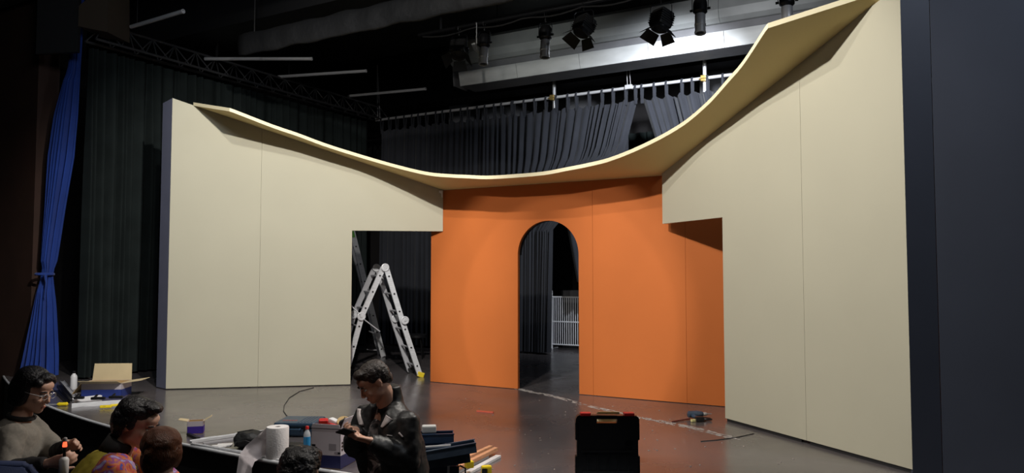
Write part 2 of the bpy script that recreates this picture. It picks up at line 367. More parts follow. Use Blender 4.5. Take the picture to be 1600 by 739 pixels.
# dark masking flats at the right edge
RE = RBF + RD * RLEN
t = thing('masking_flat', 'dark navy masking flat filling the right edge beside the beige flat', 'stage set', tuple(RE))
d1 = Vec((0.98, -0.02, 0)).normalized()
bm = nb(); prism(bm, [(0.002, 0), (0.215, 0), (0.215, 4.3), (0.002, 4.3)], RE, d1, Vec((0, 0, 1)), Vec((0, 0.03, 0))); obj('panel', bm, 'navy', t)
d2 = Vec((0.93, -0.36, 0)).normalized(); P2 = RE + d1 * 0.219 + Vec((0, -0.004, 0))
bm = nb(); prism(bm, [(0, 0), (1.25, 0), (1.25, 4.3), (0, 4.3)], P2, d2, Vec((0, 0, 1)), Vec((0.01, 0.03, 0))); obj('panel', bm, 'navy', t)
bm = nb(); cyl(bm, P2 + d1 * 0.3 + Vec((0, 0.05, 2.0)), P2 + d1 * 0.3 + Vec((0, 0.8, 0.03)), 0.02, 6); obj('brace', bm, 'black', t)

# orange wall with the arch
UL, UR = -1.70, 2.45
t = thing('arch_wall', 'orange stage wall with a round-headed doorway in the middle', 'stage set', tuple(W(0, 0)))
ac, ar, az = 0.065, 0.428, 1.70
s1, s2 = 0.665, 1.965
ul0, ul1 = u_at(809, 0), u_at(904, 0); ac = (ul0 + ul1) / 2; ar = (ul1 - ul0) / 2; az = 2.13 - ar
s1, s2 = u_at(926, 0), u_at(1071, 0)
UL = u_at(673.5, 0)
arc = [(ac + ar * math.cos(a), az + ar * math.sin(a)) for a in [PI * k / 40 for k in range(41)]]
quad = [(UL, 0.006), (ul0, 0.006)] + list(reversed(arc)) + [(ul1, 0.006), (s1 - g / 2, 0.006), (s1 - g / 2, Z0), (UL, Z0)]
panel(t, 'arch_panel', O0, U, V, quad, 'orange')
panel(t, 'panel', O0, U, V, [(s1 + g / 2, 0.006), (s2 - g / 2, 0.006), (s2 - g / 2, Z0), (s1 + g / 2, Z0)], 'orange')
panel(t, 'panel', O0, U, V, [(s2 + g / 2, 0.006), (UR + 0.35, 0.006), (UR + 0.35, Z0), (s2 + g / 2, Z0)], 'orange')
bm = nb()
for k in range(40):
    (x0, y0), (x1, y1) = arc[k], arc[k + 1]
    a0 = Vec((x0 - ac, y0 - az)).normalized() * (ar + 0.012); a1 = Vec((x1 - ac, y1 - az)).normalized() * (ar + 0.012)
    q = [(x0, y0), (ac + a0.x, az + a0.y), (ac + a1.x, az + a1.y), (x1, y1)]
    prism(bm, q, O0 - V * 0.047, U, Vec((0, 0, 1)), -V * 0.06)
obj('arch_lining', bm, 'black', t)
for u in (-0.8, 1.3):
    bm = nb(); cyl(bm, W(u, -0.06, 2.0), W(u, -0.75, 0.03), 0.02, 6); obj('brace', bm, 'black', t)

# canopy: ruled sheet between the front curve and the walls
EU = [0, .4, .69, .9, 1.23, 1.67, 2.1, 2.45, 2.71, 2.87, 3.17, 4.02]
EV = [.70, .705, .71, .72, .755, .835, 1.0, 1.285, 1.56, 1.75, 2.186, 2.05]
EZ = [2.60, 2.606, 2.635, 2.655, 2.70, 2.815, 2.952, 3.085, 3.21, 3.28, 3.447, 3.64]
def lerp(x, X, Yv):
    for i in range(len(X) - 1):
        if x <= X[i + 1]: return Yv[i] + (Yv[i + 1] - Yv[i]) * (x - X[i]) / (X[i + 1] - X[i])
    return Yv[-1]
def spl(x, X, Yv, last=10):
    if x >= X[last]: return lerp(x, X, Yv)
    i = max(0, max(k for k in range(len(X)) if X[k] <= x))
    def T(j):
        if j == 0: return 0.0
        if j >= last: return (Yv[last] - Yv[last - 1]) / (X[last] - X[last - 1])
        return (Yv[j + 1] - Yv[j - 1]) / (X[j + 1] - X[j - 1])
    h = X[i + 1] - X[i]; s = (x - X[i]) / h
    return (2*s**3-3*s**2+1)*Yv[i] + (s**3-2*s**2+s)*h*T(i) + (-2*s**3+3*s**2)*Yv[i+1] + (s**3-s**2)*h*T(i+1)
CLc = LA + LD * LLEN
def wallpt(u):
    a = abs(u); UC = 0.95
    if a <= UC:
        k = (u / UC + 1) / 2; p = CLc.lerp(RBF, k); uu = (p - O0).dot(U); p = O0 + U * uu; return p + Vec((0, 0, Z0))
    s = (a - UC) / (4.02 - UC) * 3.225
    ez = spl(a, EU, EZ); s = min(3.225, max(0, s * .35 + .65 * (ez - 2.66) / ZK)) if a < 4.019 else 3.225
    if u < 0: return CLc - LD * s - LN * .03 + Vec((0, 0, Z0 + ZK * s))
    return RBF + RD * s - RN * .03 + Vec((0, 0, Z0 + ZK * s))
ulist = sorted(set([round(-4.02 + 8.04 * i / 120, 4) for i in range(121)] + [-3.17, 3.17]))
bm = nb(); cols = []
for u in ulist:
    f = W(u, spl(abs(u), EU, EV), spl(abs(u), EU, EZ)); b = wallpt(u); col = []
    for k in range(9):
        q = k / 8; p = f.lerp(b, q); col.append(bm.verts.new(p))
    cols.append(col)
fr = []
for c0, c1 in zip(cols, cols[1:]):
    for k in range(8): fr.append(bm.faces.new((c0[k], c0[k + 1], c1[k + 1], c1[k])))
# thickness upward
upv = [[bm.verts.new(v.co + Vec((0, 0, 0.038))) for v in c] for c in cols]
for c0, c1 in zip(upv, upv[1:]):
    for k in range(8): bm.faces.new((c0[k + 1], c0[k], c1[k], c1[k + 1]))
for a, b in ((cols, upv),):
    for i in range(len(a) - 1):
        bm.faces.new((a[i][0], a[i + 1][0], b[i + 1][0], b[i][0])); bm.faces.new((a[i + 1][8], a[i][8], b[i][8], b[i + 1][8]))
    for i in (0, -1):
        for k in range(8): bm.faces.new((a[i][k], a[i][k + 1], b[i][k + 1], b[i][k])) 
t = thing('canopy', 'curved beige canopy sweeping along the tops of the three set walls', 'stage set', tuple(W(0, 0.4, 2.6)))
obj('canopy_board', bm, 'under', t, 'auto')
bm = nb(); prev = None
for u in ulist:
    f = W(u, spl(abs(u), EU, EV), spl(abs(u), EU, EZ)); b = wallpt(u); n = (f - b); n.z = 0
    if abs(u) > 3.16: # straight returns
        n = (W(math.copysign(3.17, u), 2.186) - W(math.copysign(4.02, u), 2.05)).cross(Vec((0, 0, 1))); n = n * (1 if n.dot(V) > 0 else -1)
    else:
        e = 0.01; n = (W(u + e, spl(abs(u + e), EU, EV)) - W(u - e, spl(abs(u - e), EU, EV))).cross(Vec((0, 0, 1))); n = n * (1 if n.dot(V) > 0 else -1)
    n.normalize()
    ring = [bm.verts.new(f + n * a + Vec((0, 0, z))) for a, z in ((0.0005, -0.002), (0.006, -0.002), (0.006, 0.04), (0.0005, 0.04))]
    if prev:
        for k in range(4): bm.faces.new((prev[k], prev[(k + 1) % 4], ring[(k + 1) % 4], ring[k]))
    else: bm.faces.new(ring)
    prev = ring
bm.faces.new(prev)
r_ = obj('edge_strip', bm, 'edge', t); r_['label'] = 'cream front edging brightened as if lit'
bm = nb(); prism(bm, [(-.055, 2.59), (-.008, 2.59), (-.008, 2.50), (-.02, 2.50), (-.026, 2.555), (-.055, 2.565)], CLc + LN * 0.002, LD, Vec((0, 0, 1)), LN * 0.02); obj('bracket', bm, 'whitep', t)

# ------------------------------------------------------------------ curtains
def curtain_bm(path, ztop, zbot, folds, amp, seed, rows=14, per=9, scallop=0.0, tabs=None, edge=None):
    """path(s) -> (Vec point, Vec normal), s in 0..1"""
    rnd = random.Random(seed); ws = [rnd.uniform(0.35, 2.0) for _ in range(folds)]; tot = sum(ws)
    ph = []; acc = 0
    for wd in ws:
        for k in range(per): ph.append((acc + wd * k / per, k / per, rnd.uniform(0.7, 1.3)))
        acc += wd
    ph.append((tot, 1, 1)); am = [rnd.uniform(0.15, 1.4) for _ in range(folds + 1)]; dr = [rnd.uniform(-1, 1) for _ in range(folds + 1)]
    bm = nb(); grid = []
    for i, (x, f, _) in enumerate(ph):
        k = min(i // per, folds - 1); s = x / tot
        a = am[k] * (1 - f) + am[k + 1] * f
        wv = (1 - math.cos(2 * PI * f)) / 2; wv = wv ** 0.7
        sag = math.sin(PI * ((s * tabs) % 1)) * scallop if tabs else 0
        col = []
        for r in range(rows + 1):
            q = r / rows; z = (ztop - sag) + (zbot - ztop + sag) * q
            ss = edge(s, z) if edge else s
            p, nn = path(ss)
            am2 = amp * a * (0.55 + 0.45 * min(1, q * 3)) * (1 + 0.18 * math.sin(q * 5 + dr[k] * 3))
            tang = Vec((-nn.y, nn.x, 0))
            col.append(bm.verts.new(p + nn * (am2 * (wv - .5)) + tang * (dr[k] * 0.02 * q) + Vec((0, 0, z))))
        grid.append(col)
    for a, b in zip(grid, grid[1:]):
        for r in range(rows): bm.faces.new((a[r], a[r + 1], b[r + 1], b[r]))
    return bm
BV = -3.9
uC = lambda px: u_at(px, BV)
def uline(u0, u1, v): return lambda s: (W(u0 + (u1 - u0) * s, v), V)
# rail
RZc = 4.71
t = thing('curtain_rail', 'long white pipe carrying the black back curtains', 'curtain rail', tuple(W(0, BV, RZc)))
bm = nb(); cyl(bm, W(-5.9, BV, RZc), W(3.6, BV, RZc), 0.028, 12); obj('pipe', bm, 'pipe', t, 'auto')
for px in (864, 1103):
    u = uC(px); bm = nb(); cyl(bm, W(u, BV - 0.07, RZc - 0.22), W(u, BV - 0.07, 5.9), 0.032, 12); obj('drop_pipe', bm, 'pipe', t, 'auto')
    bm = nb(); box(bm, W(u, BV - 0.02, RZc), (0.09, 0.12, 0.10), UROT, 0.01); cyl(bm, W(u - .07, BV + .03, RZc - .01), W(u + .07, BV + .03, RZc - .01), 0.014, 8); obj('clamp', bm, 'brass', t)
for px in (985, 590):
    u = uC(px); bm = nb(); cyl(bm, W(u - .03, BV, RZc + .03), W(u - .06, BV, 5.9), 0.006, 6); cyl(bm, W(u + .03, BV, RZc + .03), W(u - .05, BV, 5.9), 0.006, 6)
    box(bm, W(u, BV, RZc + .01), (0.13, 0.1, 0.08), UROT, 0.01); obj('hanger', bm, 'pipe', t)
tie_me = None
def ties(parent, u0, u1, n, zt, seed):
    global tie_me
    rnd = random.Random(seed)
    for i in range(n):
        u = u0 + (u1 - u0) * (i / (n - 1)) if n > 1 else u0
        u += rnd.uniform(-.03, .03)
        if tie_me is None:
            bm = nb()
            tube(bm, [Vec((0, 0, -0.30)), Vec((0.0, -0.035, -0.15)), Vec((0, -0.042, -0.01)), Vec((0, -0.02, 0.035)), Vec((0, 0.025, 0.03)), Vec((0, 0.04, -0.02)), Vec((0, 0.02, -.28))], [(0.028, 0.004), (0.02, 0.004), (0.02, 0.004), (0.02, 0.004), (0.02, 0.004), (0.02, .004), (0.02, .004)], 6, upv=(1, 0, 0))
            bmesh.ops.translate(bm, verts=bm.verts, vec=rootloc(parent)); tie_me = obj('curtain_tie', bm, 'curtain', parent); o = tie_me
        else:
            o = tie_me.copy(); C.objects.link(o); o.parent = parent
        o.location = W(u, BV, RZc) - rootloc(parent); o.rotation_euler = (0, 0, math.atan2(U.y, U.x))
def bc(label, px0, px1, folds, amp, seed, edge=None, zb=0.04, ntie=10, zt=4.52, rows=14):
    u0, u1 = uC(px0), uC(px1)
    t = thing('curtain', label, 'curtain', tuple(W((u0 + u1) / 2, BV, 0)))
    ed = None
    if edge:
        def ed(s, z): return edge(u0 + (u1 - u0) * s, z, u0, u1)
        path = lambda u: (W(u, BV), V)
    else: path = uline(u0, u1, BV)
    bm = curtain_bm(path, zt, zb, folds, amp, seed, scallop=0.07, tabs=ntie - 1, edge=ed, rows=rows)
    obj('drape', bm, 'curtain', t, True)
    ties(t, u0 + .03, u1 - .03, ntie, zt, seed)
    return t
bc('black back curtain at the left end of the rail, nearest the truss', 594, 802, 30, 0.17, 3, ntie=17)
# middle drape, its lower right side pulled to the left
def pull(u, z, u0, u1):
    tgt = [(4.6, uC(1000)), (3.6, uC(975)), (2.3, u_at(862, BV)), (0, u_at(857, BV))]
    ur = tgt[-1][1]
    for (za, ua), (zb_, ub) in zip(tgt, tgt[1:]):
        if zb_ <= z <= za: ur = ub + (ua - ub) * (z - zb_) / (za - zb_)
    return u0 + (u - u0) / (u1 - u0) * (ur - u0)
bc('black back curtain in the middle of the rail with its right side pulled in', 800, 1000, 20, 0.22, 5, edge=pull, ntie=12, rows=24)
def pull2(u, z, u0, u1):
    ul = u0 + (4.6 - z) * 0.30 if z > 2.6 else u0 + 0.6
    return ul + (u - u0) / (u1 - u0) * (u1 - ul)
bc('black back curtain at the right end of the rail beside the canopy', 1003, 1300, 22, 0.22, 9, edge=pull2, ntie=14)
# low drape behind the opening and a dark drape beyond
t = thing('curtain', 'dark draped curtain hanging behind the gate seen through the arch', 'curtain', tuple(W(1, -5.6, 0)))
bm = curtain_bm(lambda s: (W(-1.6 + 4.2 * s, -5.9), V), 4.3, 0.05, 20, 0.18, 21); obj('drape', bm, 'curtain_g', t, True)
t = thing('curtain', 'short black curtain swagged above the gate seen through the arch', 'curtain', tuple(W(0, -4.2, 1.3)))
bm = curtain_bm(lambda s: (W(u_at(856, -4.3) + 1.6 * s, -4.3), V), 4.3, 1.32, 9, 0.12, 23, edge=lambda s, z: s + 0.12 * (4.3 - z) * (1 - s)); obj('drape', bm, 'curtain', t, True)

# side masking curtain on the truss
t = thing('curtain', 'tall black masking curtain along the left side of the stage', 'curtain', tuple(W(-6.06, 0, 0)))
bm = curtain_bm(lambda s: (W(-6.06, 2.2 - 6.0 * s), U), 4.66, 0.03, 40, 0.17, 31, rows=12); obj('drape', bm, 'curtain_g', t, True)
# truss
t = thing('truss', 'black lattice truss high above the left side curtain', 'truss', tuple(W(-5.9, 0, 4.7)))
for (du, z) in ((-0.12, 4.72), (0.12, 4.72), (0.0, 4.99)):
    bm = nb(); cyl(bm, W(-5.9 + du, 2.3, z), W(-5.9 + du, -3.9, z), 0.02, 8); obj('chord', bm, 'trussm', t)
k = 0; v = 2.3
while v > -3.85:
    for du in (-.12, .12):
        bm = nb(); cyl(bm, W(-5.9 + du, v, 4.72), W(-5.9, v - 0.19, 4.99), 0.010, 6); cyl(bm, W(-5.9, v - 0.19, 4.99), W(-5.9 + du, v - 0.38, 4.72), 0.010, 6)
        obj('lattice_bar', bm, 'trussm', t)
    v -= 0.38
for v in (1.8, 0.2, -1.4, -3.0):
    bm = nb(); cyl(bm, W(-5.9, v, 5.0), W(-5.9, v, 6.5), 0.008, 6); obj('hanging_cable', bm, 'metal_b', t)
# projecting pipes
def pipe(a, b, label, hangto=6.5):
    t = thing('batten_pipe', label, 'pipe', tuple(a))
    bm = nb(); cyl(bm, a, b, 0.028, 12); d = (Vec(b) - Vec(a)).normalized(); lathe(bm, Vec(b), [(0.031, 0), (0.031, 0.02), (0.02, 0.022), (0.02, 0.001)], 12, d); obj('pipe_tube', bm, 'pipe', t, 'auto')
    bm = nb(); m_ = Vec(a).lerp(Vec(b), .12); cyl(bm, m_, Vec((m_.x, m_.y, hangto)), 0.006, 6); obj('hanging_cable', bm, 'metal_b', t)
pipe(Y(320, 92, 12.08), Y(486, 92, 12.0), 'horizontal pale pipe on the truss, leftmost and highest of three')
pipe(Y(435, 120, 13.44), Y(571, 111, 13.06), 'horizontal pale pipe on the truss, middle of three')
pipe(Y(545, 150, 15.1), Y(664, 139, 14.5), 'horizontal pale pipe at the far end of the truss')
pipe(Y(205, 42, 10.64), Y(285, 18, 10.0), 'short pale pipe close under the ceiling at top left')

# blue tied curtain
t = thing('tied_curtain', 'royal blue stage curtain gathered and tied at waist height on the left', 'curtain', tuple(Y(75, 585, 10.6)))
def blue_ring(z):
    T = [(0.03, (36, 98)), (0.35, (44, 97)), (1.05, (58, 90)), (1.42, (66, 84)), (1.5, (68, 84)), (1.65, (66, 90)), (2.4, (70, 101)), (3.1, (72, 113)), (3.7, (80, 117)), (4.4, (99, 118)), (5.0, (104, 120)), (6.4, (104, 120))]
    for (za, a), (zb_, b) in zip(T, T[1:]):
        if za <= z <= zb_:
            k = (z - za) / (zb_ - za); return a[0] + (b[0] - a[0]) * k, a[1] + (b[1] - a[1]) * k
    return T[-1][1]
bm = nb(); grid = []; rows = 60; colsn = 72
for r in range(rows + 1):
    z = 0.06 + (6.4 - 0.06) * (r / rows); x0, x1 = blue_ring(z); row = []
    wd = (x1 - x0) / 1180 * 10.6
    for c in range(colsn + 1):
        s = c / colsn; ph = s * 7 * 2 * PI
        am = min(0.075, wd * 0.16) * (0.7 + 0.3 * math.sin(3 * s * PI + 1))
        x = (x0 + (x1 - x0) * s - 800) / 1180 * 10.6 + 0.25 * am * math.sin(ph * .5 + 1)
        yy = 10.6 - 0.12 * math.sin(PI * s) * (1 if wd > .2 else .6) + am * math.sin(ph + 0.6 * math.sin(z * 1.3))
        row.append(bm.verts.new((x, yy, z)))
    grid.append(row)
for a, b in zip(grid, grid[1:]):
    for c in range(colsn): bm.faces.new((a[c], a[c + 1], b[c + 1], b[c]))
obj('drape', bm, 'blue', t, True)
bm = nb(); zc = 1.46; x0, x1 = [(q - 800) / 1180 * 10.6 for q in blue_ring(zc)]; cx = (x0 + x1) / 2
tube(bm, [Vec((cx + (x1 - x0) * 0.62 * math.cos(a), 10.53 + 0.13 * math.sin(a), zc)) for a in [2 * PI * k / 20 for k in range(20)] + [0]], (0.02), 8)
tube(bm, [Vec((x1 + .0, 10.42, zc)), Vec((x1 + 0.02, 10.42, zc - .12)), Vec((x1 + 0.0, 10.42, zc - .33))], [0.02, 0.015, 0.008], 6)
obj('tie_band', bm, 'blue', t)
bm = nb(); a = Y(56, 78, 10.2); b = Y(121, 78, 10.2); prism(bm, [(a.x, 4.47), (b.x, 4.50), (b.x, 6.45), (a.x, 6.45)], Vec((0, 10.2, 0)), Vec((1, 0, 0)), Vec((0, 0, 1)), Vec((0, .06, 0))); tag(obj('shade_panel', bm, 'black', loc=(a.x, 10.2, 4.47)), 'black panel added for the shade over the top of the tied blue curtain', 'shade_panel')  # added black panel stands in for the shade at the curtain top
# wall fitting on the brown wall
bm = nb(); p = Y(38.5, 366, 10.95); box(bm, p, (0.04, 0.05, 0.11), bevel=0.006); tag(obj('wall_plate', bm, 'brass', loc=tuple(p)), 'small brass coloured plate on the dark brown wall at far left', 'plate')
# brown box under the ceiling at top left
t = thing('speaker_box', 'dim brown angular box fixed high in the left corner', 'speaker', tuple(Y(145, 30, 10.2)))
bm = nb(); prism(bm, [(120, 14), (135, 0), (170, -14), (170, 50), (122, 42)], Vec((0, 0, 0)), Vec((0, 0, 0)), Vec((0, 0, 0)), Vec((0, 0, 0))); bm.free()
bm = nb(); qs = [Y(a, b, 10.2) for a, b in ((119, 12), (150, -12), (168, -20), (168, 50), (122, 41))]
f1 = [bm.verts.new(q) for q in qs]; f2 = [bm.verts.new(q + Vec((0.05, 0.5, 0.0))) for q in qs]; bm.faces.new(f1); bm.faces.new(list(reversed(f2)))
for i in range(5): bm.faces.new((f1[i], f2[i], f2[(i + 1) % 5], f1[(i + 1) % 5]))
obj('cabinet', bm, mat('brown_paint', (0.05, 0.035, 0.022), 0.8), t)
bm = nb(); cyl(bm, Y(150, -5, 10.4), Y(150, -5, 10.4) + Vec((0, 0, 1.0)), 0.02, 6); obj('bracket', bm, 'black', t)

# ------------------------------------------------------------------ duct
t = thing('ventilation_duct', 'long pale sheet metal duct hanging under the ceiling behind the lights', 'duct', tuple(W(0, -3.1, 4.9)))
u0, u1 = u_at(719, -3.0), u_at(1420, -3.0)
def ext(name, prof, m, ul=u0, ur=u1):
    bm = nb(); prism(bm, prof, W(ul, 0), V, Vec((0, 0, 1)), U * (ur - ul)); return obj(name, bm, m, t)
nseg = 6
for i in range(nseg):
    a = u0 + (u1 - u0) * i / nseg; b = u0 + (u1 - u0) * (i + 1) / nseg - 0.006
    ext('fascia_panel', [(-3.0, 4.90), (-2.985, 4.90), (-2.92, 5.14), (-3.0, 5.16)], 'duct', a, b)
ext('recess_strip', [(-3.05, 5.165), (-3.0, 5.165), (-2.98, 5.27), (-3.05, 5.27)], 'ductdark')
for i in range(3):
    a = u0 - 0.15 + (u1 - u0 + .15) * i / 3; b = u0 - 0.15 + (u1 - u0 + .15) * (i + 1) / 3 - 0.006
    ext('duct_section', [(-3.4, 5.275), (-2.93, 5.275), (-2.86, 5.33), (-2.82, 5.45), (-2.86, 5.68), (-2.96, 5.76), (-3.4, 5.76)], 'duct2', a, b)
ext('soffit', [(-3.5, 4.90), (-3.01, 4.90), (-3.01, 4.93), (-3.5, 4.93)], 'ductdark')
bm = nb(); prism(bm, [(-3.45, 4.92), (-3.0, 4.92), (-2.9, 5.8), (-3.45, 5.8)], W(u0 - .16, 0), V, Vec((0, 0, 1)), U * 0.02); obj('end_plate', bm, 'grey', t)
for u in (-2.5, 0.2, 2.8):
    bm = nb(); cyl(bm, W(u, -3.1, 5.76), W(u, -3.1, 6.5), 0.01, 6); obj('hanging_rod', bm, 'metal_b', t)

# ------------------------------------------------------------------ stage lights on a bar
LV = -0.47; BARZ = 5.0
t = thing('lighting_bar', 'black bar carrying the row of stage lights', 'lighting bar', tuple(W(0, LV, BARZ)))
bm = nb(); cyl(bm, W(-2.3, LV, BARZ), W(3.9, LV, BARZ), 0.026, 10); obj('bar', bm, 'metal_b', t)
for u in (-1.9, 0.9, 3.3):
    bm = nb(); cyl(bm, W(u, LV, BARZ), W(u, LV, 5.19), 0.02, 8); obj('drop_pipe', bm, 'metal_b', t)
bm = nb(); n = 40; tube(bm, [W(-2.2 + 6.0 * i / n, LV + .03, BARZ - 0.05 - 0.05 * abs(math.sin(i * .55))) for i in range(n + 1)], 0.012, 6); obj('cable', bm, 'black', t)
def lamp_axes(yaw, tilt):
    d = Vec((math.sin(yaw) * math.sin(tilt), -math.cos(yaw) * math.sin(tilt), -math.cos(tilt))); return d
def hook(bm): 
    tube(bm, [Vec((0, .035, -.02)), Vec((0, .035, .02)), Vec((0, 0, .042)), Vec((0, -.035, .02)), Vec((0, -.035, -.03)), Vec((0, 0, -.06))], 0.008, 6)
    cyl(bm, Vec((0, 0, -.05)), Vec((0, 0, -.12)), 0.012, 8)
def yoke(bm, zc, wd):
    tube(bm, [Vec((-wd, 0, zc)), Vec((-wd, 0, -.15)), Vec((-wd * .8, 0, -.12)), Vec((wd * .8, 0, -.12)), Vec((wd, 0, -.15)), Vec((wd, 0, zc))], [(0.016, 0.004)] * 6, 6, upv=(0, 1, 0))
    for sx in (-1, 1): cyl(bm, Vec((sx * (wd - .01), 0, zc)), Vec((sx * (wd + .03), 0, zc)), 0.018, 8)
def profile_light(label, yaw, tilt):
    t = thing('profile_spotlight', label, 'stage light', (0, 0, 0), None)
    bm = nb(); hook(bm); obj('hook_clamp', bm, 'metal_b', t)
    bm = nb(); yoke(bm, -.33, .115); obj('yoke', bm, 'metal_b', t)
    d = lamp_axes(yaw, tilt); c = Vec((0, 0, -.33))
    bm = nb(); lathe(bm, c - d * .16, [(0.02, 0), (0.075, 0.01), (0.095, 0.05), (0.1, 0.10), (0.1, 0.20), (0.075, 0.225), (0.07, 0.24)], 20, d); obj('lamp_housing', bm, 'metal_b', t, 'auto')
    bm = nb(); lathe(bm, c + d * .08, [(0.07, 0), (0.074, 0.01), (0.074, 0.14), (0.08, 0.142), (0.08, 0.17), (0.074, 0.172), (0.074, 0.26), (0.081, 0.262), (0.081, 0.285), (0.062, 0.285), (0.06, 0.262)], 20, d); lb_ = obj('lens_barrel', bm, 'chrome', t, 'auto')
    bm = nb(); lathe(bm, c + d * .338, [(0.061, 0), (0.05, 0.012), (0.02, 0.018)], 20, d); obj('lens', bm, 'gloss', lb_, 'auto')
    return t
def fresnel_light(label, yaw, tilt):
    t = thing('fresnel_spotlight', label, 'stage light', (0, 0, 0), None)
    bm = nb(); hook(bm); obj('hook_clamp', bm, 'metal_b', t)
    bm = nb(); yoke(bm, -.36, .16); obj('yoke', bm, 'metal_b', t)
    d = lamp_axes(yaw, tilt); c = Vec((0, 0, -.36)); R = axes(Vec((math.cos(yaw), math.sin(yaw), 0)), -d)
    bm = nb(); box(bm, c - d * .02, (0.25, 0.24, 0.26), R, 0.03)
    for k in range(5): box(bm, c - d * (.09 - k * .035), (0.27, 0.26, 0.008), R)
    lh_ = obj('lamp_housing', bm, 'black', t)
    bm = nb(); lathe(bm, c + d * .11, [(0.125, 0), (0.125, 0.03), (0.10, 0.03), (0.09, 0.02), (0.03, .03)], 24, d); obj('lens', bm, 'gloss', t, 'auto')
    cx = R.col[0]; cy = R.col[1]
    for (a, b, wd) in ((cx, cy, .23), (-cx, cy, .23), (cy, cx, .20), (-cy, cx, .20)):
        o_ = c + d * .145 + a * .12; out = (d * .75 + a * .66).normalized()
        bm = nb(); prism(bm, [(-wd / 2, 0), (wd / 2, 0), (wd / 2 + .03, .17), (-wd / 2 - .03, .17)], o_, b, out, out.cross(b) * 0.004); obj('barn_door', bm, 'black', lh_)
    return t
def put(t, px, dz=0.0):
    u = u_at(px, LV); t.scale = (.85, .85, .85); t.location = W(u, LV, BARZ + dz); t.rotation_euler = (0, 0, math.atan2(U.y, U.x))
put(fresnel_light('dark stage light with barn doors, leftmost on the bar', .3, .5), 716, -.02)
put(profile_light('slim chrome nosed spotlight second from the left with a bright flag beside it', .15, .12), 756, -.02)
put(profile_light('slim spotlight third from the left with a shiny barrel', .1, .1), 853, -.06)
put(fresnel_light('stage light with spread barn doors left of the middle', -.4, .45), 914, -.0)
put(fresnel_light('stage light with barn doors right of the middle, above the drop pipe', -.5, .3), 1037, -.10)
put(profile_light('slim spotlight with a chrome ring near the canopy tip', .2, .15), 1099, -.07)
put(profile_light('slim spotlight at the top edge above the canopy tip, rightmost', .1, .1), 1237, -.15)
bm = nb(); p = W(u_at(742, LV), LV + .05, 4.62); prism(bm, [(0, 0), (.13, -.12), (.02, .10), (-.04, .09)], p, U, Vec((0, 0, 1)), -V * .004)
cyl(bm, p + U * .05, p + U * .05 + Vec((0, 0, .38)), .006, 6)
tag(obj('light_flag', bm, 'duct', loc=tuple(p)), 'small bright metal flag beside the second stage light', 'flag')

# ------------------------------------------------------------------ ladders
def rail_pair(parent, path, off, wd=0.075, th=0.028, nm='rail'):
    for k in (0, 1):
        for a, b in zip(path, path[1:]):
            a2, b2 = Vec(a) + off * k, Vec(b) + off * k; d = (b2 - a2); L = d.length
            x = d.normalized(); yv = off.normalized(); R = Mat((x, yv, x.cross(yv).normalized())).transposed()
            bm = nb(); box(bm, (a2 + b2) / 2, (L, th, wd), R, 0.004)
            # inner channel groove bars proud along the outer face
            for s_ in (-1, 1): box(bm, (a2 + b2) / 2 + R.col[2] * (s_ * wd * .42), (L, th * 1.35, wd * .12), R)
            obj(nm, bm, 'alu' if k == 0 else 'alu_d', parent)  # shade on the far rail is put into its darker metal colour
def rungs(parent, a, b, off, n, first=0.5):
    for i in range(n):
        p = Vec(a).lerp(Vec(b), (i + first) / n); ext_ = off.normalized() * 0.018
        bm = nb(); tube(bm, [p - ext_, p + off + ext_], [(0.014, 0.014)] * 2, 8); rg = obj('rung', bm, 'alu_d', parent)
        bm = nb(); lathe(bm, p - ext_ * 1.0, [(0.013, 0), (0.013, 0.004)], 8, -off); obj('rung_plug', bm, 'gloss', rg)
foot = F(657, 589); apex = Y(601, 418, 10.72); hr = foot.lerp(apex, .52); lf = Vec((-2.34, 10.68, 0.02)); hl = Y(565, 494, 10.7)
off = Vec((-0.20, 0.42, 0))
t = thing('folding_ladder', 'aluminium A-frame folding ladder with a yellow foot in the left doorway', 'ladder', (-1.8, 10.8, 0))
sh = Vec((0.02, 0, 0))
for a, b, n in ((foot + Vec((-.01, 0, .03)), hr, 3), (hr, apex + sh, 3), (lf, hl, 3), (hl, apex - sh, 3)):
    rail_pair(t, [a, b], off); rungs(t, a, b, off, n)
for k in (0, 1):
    for p, r in ((apex, .058), (hr + Vec((.035, 0, .0)), .058), (hl + Vec((-.01, 0, .0)), .06)):
        bm = nb(); c = p + off * k - off.normalized() * .022
        lathe(bm, c, [(r, 0), (r, -.016), (r * .8, -.02), (r * .75, -.014), (r * .35, -.014), (r * .3, -.024)], 24, off.normalized()); obj('hinge', bm, 'alu', t, 'auto')
    bm = nb(); q = foot + off * k + Vec((.005, 0, .035)); box(bm, q, (.10, .05, .07), axes(Vec((1, .1, -.35))), .01); obj('foot_cap', bm, 'yellow' if k == 0 else 'gloss', t)
    bm = nb(); q = lf + off * k + Vec((0, 0, .03)); box(bm, q, (.09, .05, .06), None, .01); obj('foot_cap', bm, 'gloss', t)
bm = nb(); q = hl - off.normalized() * .05; cyl(bm, q + Vec((-.16, 0, .15)), q + Vec((-.03, 0, .02)), .009, 8); cyl(bm, q + Vec((.02, 0, -.04)), q + Vec((.23, .1, -.22)), .009, 8); obj('stay_rod', bm, 'alu_d', t)
f2 = F(599, 558); top2 = Y(549, 356, 12.75) + Vec((0, 0, .0)); off2 = Vec((-0.13, 0.4, 0)); top2 = f2 + (top2 - f2) * 1.06
t = thing('straight_ladder', 'second aluminium ladder leaning behind the beige flat with a green top sticker', 'ladder', tuple(f2))
rail_pair(t, [f2 + Vec((0, 0, .01)), top2], off2, .09); rungs(t, f2, top2, off2, 8)
